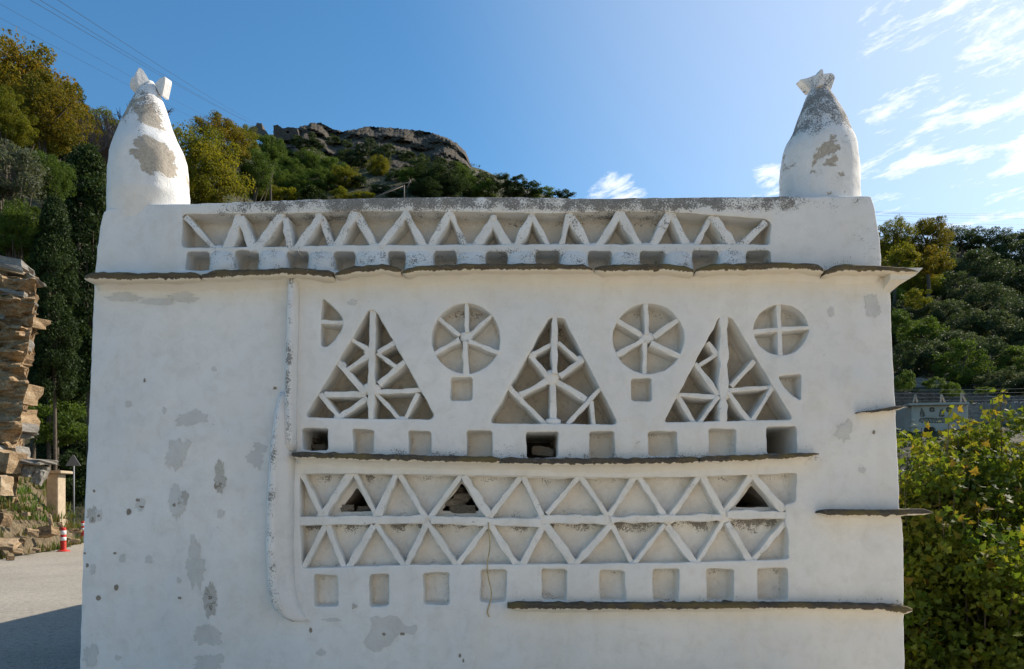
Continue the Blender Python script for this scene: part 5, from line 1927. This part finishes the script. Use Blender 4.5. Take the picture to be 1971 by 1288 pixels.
tree('bush', 'dark green bush behind the gate pillar', 135, 925, 60, 75, 36, 'shrub', 'leaf_dark', cat='bush', trunk=False)
tree('cypress_tree', 'dark narrow evergreen right behind the cliff edge', 104, 590, 40, 215, 31, 'ever', 'leaf_dark')
tree('cypress_tree', 'broad dark evergreen filling the gap above the gate pillar', 95, 720, 60, 300, 44, 'ever', 'leaf_dark')
tree('laurel_tree', 'dark green tree filling the shade right above the cliff edge', 60, 470, 70, 70, 37, 'broad', 'leaf_dark')
tree('laurel_tree', 'green tree between the golden crowns and the silvery olive', 40, 300, 80, 60, 47, 'broad', 'leaf_green')
tree('oak_tree', 'dark oak between the golden crowns and the tall evergreen', 120, 300, 60, 56, 48, 'broad', 'leaf_dark')
tree('plane_tree', 'big golden-green tree right behind the left pinnacle', 385, 335, 86, 100, 60, 'broad', 'leaf_gold')
tree('plane_tree', 'golden autumn treetop right of the left pinnacle', 425, 275, 66, 50, 72, 'broad', 'leaf_autumn')
tree('plane_tree', 'green-gold tree behind the left pinnacle shoulder', 330, 320, 60, 80, 64, 'broad', 'leaf_gold')
tree('oak_tree', 'mid green tree right of the golden tree above the parapet', 490, 330, 42, 48, 76, 'broad', 'leaf_green')
tree('oak_tree', 'yellowish treetop left of the ruined tower stub', 470, 275, 34, 34, 100, 'broad', 'leaf_gold')
tree('oak_tree', 'green tree below the ruined tower stub', 520, 290, 30, 34, 110, 'broad', 'leaf_green')


def bare_tree():
    d = 50.0
    Y = d - D
    c = P(206, 300, Y)
    zb = c.z - 3
    root = empty('bare_tree', (c.x, Y, zb)); tag(root, 'leafless purple-grey tree left of the left pinnacle', 'tree')
    paths = []
    g = random.Random(4)

    def grow(p, dirv, L, r, lev):
        pts = [p]
        q = p.copy(); dv = dirv.copy()
        for i in range(4):
            dv = (dv + Vector((g.uniform(-.22, .22), g.uniform(-.22, .22), g.uniform(-.05, .16)))).normalized()
            q = q + dv * L / 4
            pts.append(q.copy())
        paths.append((pts, r, r * 0.55))
        if lev == 0: return
        for i in range(4 if lev > 1 else 5):
            b = pts[g.randint(1, 4)]
            nd = (dv + Vector((g.uniform(-1, 1), g.uniform(-1, 1), g.uniform(-.25, .7))) * 0.85).normalized()
            grow(b, nd, L * g.uniform(0.5, 0.75), r * 0.62, lev - 1)
    for i in range(4):
        grow(Vector((0, 0, 0)), Vector((g.uniform(-.5, .5), g.uniform(-.5, .5), 1)).normalized(), 3.2, 0.15, 4)
    V, Fc = limb_tubes(paths, 3)
    link('branches', mesh_py('branches', V, Fc, fix=False), M['twig'], root)


bare_tree()


# ------------------------------------------------------------------ centre: castle crag, ruins, hillside trees
def crag():
    topl = [(505, 262), (530, 258), (560, 262), (570, 248), (582, 242), (592, 241), (600, 236), (622, 238), (636, 247), (660, 253), (688, 248), (706, 244), (740, 245), (790, 249), (830, 255), (858, 265), (880, 276), (896, 291), (902, 306), (906, 318)]
    botl = [(505, 300), (600, 305), (700, 330), (800, 345), (870, 345), (906, 330)]
    xs = [p[0] for p in topl]
    n, K = 170, 40
    V, Fc = [], []
    for i in range(n + 1):
        px = 505 + (906 - 505) * i / n
        yt = float(np.interp(px, xs, [p[1] for p in topl])) + 1.0 * nz(px, 0, 0, 0.25)
        yb = float(np.interp(px, [p[0] for p in botl], [p[1] for p in botl]))
        for k in range(K + 1):
            t = k / K
            if t < 0.85:
                u = t / 0.85
                py = yb + (yt - yb) * u
                # stepped beds: near-vertical faces with set-backs
                st = (u * 3 + 1.1 * nz(px, u * 2, 2, 0.018)); fl = math.floor(st); fr_ = st - fl
                back = (fl + min(1, max(0, (fr_ - 0.45) / 0.55))) / 3
                d = 158 + 16 * back + 3.0 * fbm(px * 0.05, py * 0.10, 3, 0.7, 5) + 0.7 * nz(px * 0.3, py * 0.8, 1, 0.6)
                w = P(px, py, d - D)
                V.append(w)
            else:
                u = (t - 0.85) / 0.15
                w = P(px, yt, 174 - D)
                V.append((w.x, w.y + 22 * u, w.z - 3.0 * u * u + (0.3 * nz(px, u, 1, 0.4))))
    for i in range(n):
        for k in range(K):
            a = i * (K + 1) + k
            Fc.append((a, a + K + 1, a + K + 2, a + 1))
    tag(link('crag', mesh_py('crag', V, Fc, fix=False), M['castle']), kind='structure')


crag()


def ruin(name, label, poly, d, th, holes_=()):
    hl = [(h, th * 0.999, 1, 0.0) for h in holes_]
    # extruded outline with optional window opening, built as a ring of blocks
    V, Fc = [], []
    Y = d - D
    base = P(poly[0][0], poly[0][1], Y)
    loops = [poly] + list(holes_)
    loops = [l if area2(l) > 0 else l[::-1] for l in loops]
    pts, tris, sp = cdt(loops, 1, 3.0, 1.2)
    n = len(pts)
    for yy in (0, th):
        for p in pts:
            w = P(p[0], p[1], Y); V.append((w.x, Y + yy, w.z))
    for t in tris.tolist():
        Fc.append(tuple(t)); Fc.append(tuple(i + n for i in t[::-1]))
    for (s0, m) in sp:
        for i in range(m):
            a, b = s0 + i, s0 + (i + 1) % m
            Fc.append((a, b, b + n, a + n))
    o = link(name, mesh_py(name, V, Fc), M['ruin'])
    return tag(o, label, 'ruin')


def rough(poly, step=3, j=0.7):
    out = []
    for i in range(len(poly)):
        a, b = poly[i], poly[(i + 1) % len(poly)]
        L = math.hypot(a[0] - b[0], a[1] - b[1]); k = max(1, int(L / step))
        for q in range(k):
            t = q / k
            out.append((a[0] + (b[0] - a[0]) * t + random.uniform(-j, j), a[1] + (b[1] - a[1]) * t + random.uniform(-j, j)))
    return out


ruin('ruined_tower', 'dark broken tower stub on the hilltop left of the ruined wall', rough([(478, 252), (480, 245), (492, 243), (494, 237), (503, 237), (505, 248), (512, 252), (512, 262), (478, 262)]), 165, 2.0)
ruin('ruined_wall', 'dark ruined hilltop wall pierced by one small square window', rough([(526, 270), (526, 241), (534, 240), (541, 244), (543, 247), (556, 245), (572, 247), (575, 262), (575, 270)]), 166, 1.6, [[(551, 252), (556.5, 252), (556.5, 256.5), (551, 256.5)]])


def hill_z(px, py):
    return depth_for(px, py)


# trees and shrubs one can tell apart on the castle hillside
hillside = [(540, 300, 24, 18, 'leaf_green'), (580, 275, 20, 13, 'leaf_dark'), (610, 278, 16, 12, 'leaf_dark'), (560, 330, 34, 26, 'leaf_green'), (600, 315, 34, 26, 'leaf_green'), (640, 330, 36, 26, 'leaf_green'), (665, 345, 32, 22, 'leaf_gold'), (620, 350, 36, 24, 'leaf_green'),
            (575, 360, 36, 24, 'leaf_green'), (530, 350, 34, 28, 'leaf_green'), (500, 365, 34, 28, 'leaf_gold'), (545, 380, 36, 18, 'leaf_gold'), (600, 380, 34, 16, 'leaf_dark'), (660, 378, 30, 14, 'leaf_gold'), (700, 378, 22, 10, 'leaf_gold'), (670, 300, 22, 14, 'leaf_olive'),
            (700, 290, 20, 12, 'leaf_olive'), (715, 280, 10, 16, 'leaf_olive'), (735, 300, 22, 16, 'leaf_olive'), (690, 312, 20, 12, 'leaf_olive'), (728, 322, 24, 20, 'leaf_gold'), (760, 340, 24, 12, 'leaf_dark'), (800, 322, 26, 14, 'leaf_olive'), (790, 345, 24, 18, 'leaf_green'),
            (830, 345, 44, 32, 'leaf_dark'), (860, 355, 40, 30, 'leaf_dark'), (890, 345, 28, 26, 'leaf_green'), (815, 365, 34, 20, 'leaf_dark'), (905, 365, 32, 22, 'leaf_green'), (940, 365, 28, 18, 'leaf_green'), (935, 345, 22, 14, 'leaf_olive'), (965, 350, 20, 14, 'leaf_olive'), (985, 365, 26, 18, 'leaf_dark'),
            (1015, 365, 28, 18, 'leaf_dark'), (1045, 373, 24, 14, 'leaf_green'), (1085, 376, 24, 13, 'leaf_dark'), (1000, 348, 18, 10, 'leaf_olive'), (870, 318, 16, 8, 'leaf_olive'), (760, 372, 20, 10, 'leaf_dark'), (730, 365, 20, 10, 'leaf_dark'), (690, 352, 20, 14, 'leaf_dark')]
hillside += [(640, 268, 14, 8, 'leaf_olive'), (668, 276, 13, 8, 'leaf_olive'), (752, 288, 15, 9, 'leaf_olive'), (782, 300, 18, 9, 'leaf_olive'), (815, 305, 16, 9, 'leaf_olive'), (845, 312, 16, 9, 'leaf_olive'), (600, 262, 10, 6, 'leaf_olive')]
hillside.sort()
hcount = {}
for (x, y, rx, ry, mt) in hillside:
    hcount[mt] = hcount.get(mt, 0) + 1
    pos_ = ', ' + ORD[hcount[mt] - 1] + ' of its colour from left'
    d = min(depth_for(x, y + ry * 0.8), 156)
    nm = 'shrub' if ry < 15 else 'hillside_tree'
    if mt == 'leaf_dark': lb = 'dark green tree on the slope below the castle crag' + pos_
    elif mt == 'leaf_olive': lb = 'grey-green scrubby tree at the foot of the castle crag' + pos_
    elif mt == 'leaf_gold': lb = 'yellow-green tree on the slope below the castle crag' + pos_
    else: lb = 'bright mid-green tree on the slope below the castle crag' + pos_
    tree(nm, lb, x, y, rx * 1.1, ry * 1.15, d, 'shrub' if ry < 20 else 'broad', mt, {'leaf_dark': 'dark trees under the crag', 'leaf_olive': 'grey-green trees under the crag', 'leaf_gold': 'yellow-green trees under the crag', 'leaf_green': 'green trees under the crag'}[mt], trunk=ry >= 15, limbs=5)


# low scrub that covers the slopes: uncountable
def scrub():
    g = np.random.default_rng(21)
    pos = []
    while len(pos) < 5200:
        px = g.uniform(-200, 2150); d = g.uniform(34, 185)
        X = (px - CX) / F * d; Y = d - D
        if 1000 < px < 1660: continue
        if px < 170 and d < 42: continue
        z = terrain(X, Y)
        if fbm(X, Y, 2, 0.06, 3) < -0.15: continue
        pos.append((X, Y, z, 0.25 + 0.9 * g.uniform() ** 2))
    pos = np.array(pos)
    m = 16
    n = len(pos)
    dv = g.normal(size=(n, m, 3)); dv /= np.linalg.norm(dv, axis=2, keepdims=True)
    dv[:, :, 2] = np.abs(dv[:, :, 2])
    c = pos[:, None, :3] + dv * pos[:, None, 3:4] * g.uniform(0.4, 1, (n, m, 1))
    tone = np.clip(np.repeat(g.uniform(0, 0.8, n), m) + g.uniform(-.2, .3, n * m), 0, 1)
    V, Fi, T = leaf_cloud(c.reshape(-1, 3), dv.reshape(-1, 3), 0.17, 'rhomb', 0.3, 22, tone, g)
    me = mesh_np('scrub', V, [Fi]); vattr(me, 'tone', T)
    tag(link('scrub', me, M['leaf_olive']), 'low scrub covering the hillsides', 'scrub', kind='stuff')


scrub()


def rail_and_post():
    d = 88.0
    root = empty('railing_post', P(785, 392, d - D)); tag(root, 'thin wooden post with a sloping handrail above the middle of the parapet', 'railing')
    inv = Matrix.Translation(-root.location)
    for nm, pts, r in (('post', [P(778, 395, d - D), P(778, 356, d - D)], 0.07), ('handrail', [P(690, 398, d - 2 - D), P(740, 371, d - 1 - D), P(778, 353, d - D), P(792, 351, d - D)], 0.055), ('handrail', [P(680, 396, d - 1 - D), P(738, 374, d - D), P(776, 358, d + 1 - D)], 0.045), ('stub', [P(784, 362, d - D), P(790, 346, d - D)], 0.06)):
        o = tube(nm, pts, r, M['pole'], root, 5); o.matrix_parent_inverse = inv


rail_and_post()

# ------------------------------------------------------------------ overhead wires
def wire(label, a, b, da, db, sag, r, mat, group):
    p, q = P(a[0], a[1], da - D), P(b[0], b[1], db - D)
    pts = []
    for i in range(25):
        t = i / 24
        w = p.lerp(q, t); w.z -= sag * 4 * t * (1 - t)
        pts.append(w)
    tag(tube('power_line', pts, r, M[mat], None, 4), label, 'power line', group)


for i, (a, b) in enumerate([((-60, -70), (486, 238)), ((-40, -72), (490, 240)), ((20, -60), (500, 240)), ((-120, -60), (478, 262)), ((-140, -40), (470, 270))]):
    wire('thin dark power line slanting down the upper left sky, %s of five from the right' % ORD[[1, 2, 0, 3, 4][i]], a, b, 26, 150, 0.4, 0.010 if i < 3 else 0.006, 'wire', 'power lines across the upper left sky')
for i, (y0, y1) in enumerate([(403, 409), (405, 413), (410, 418), (418, 432), (428, 440)]):
    wire('thin power line crossing the sky above the right grove, %s of five from the top' % ORD[i], (1600, y0), (2060, y1), 120, 150, 0.5, 0.022, 'wire_pale', 'power lines above the right hillside')
for i, y in enumerate((747, 754, 761, 768)):
    wire('pale level power line before the terraces on the right, %s of four from the top' % ORD[i], (1560, y + 2), (2080, y - 2), 58, 56, 0.15, 0.007, 'wire_pale', 'power lines in front of the terraces')
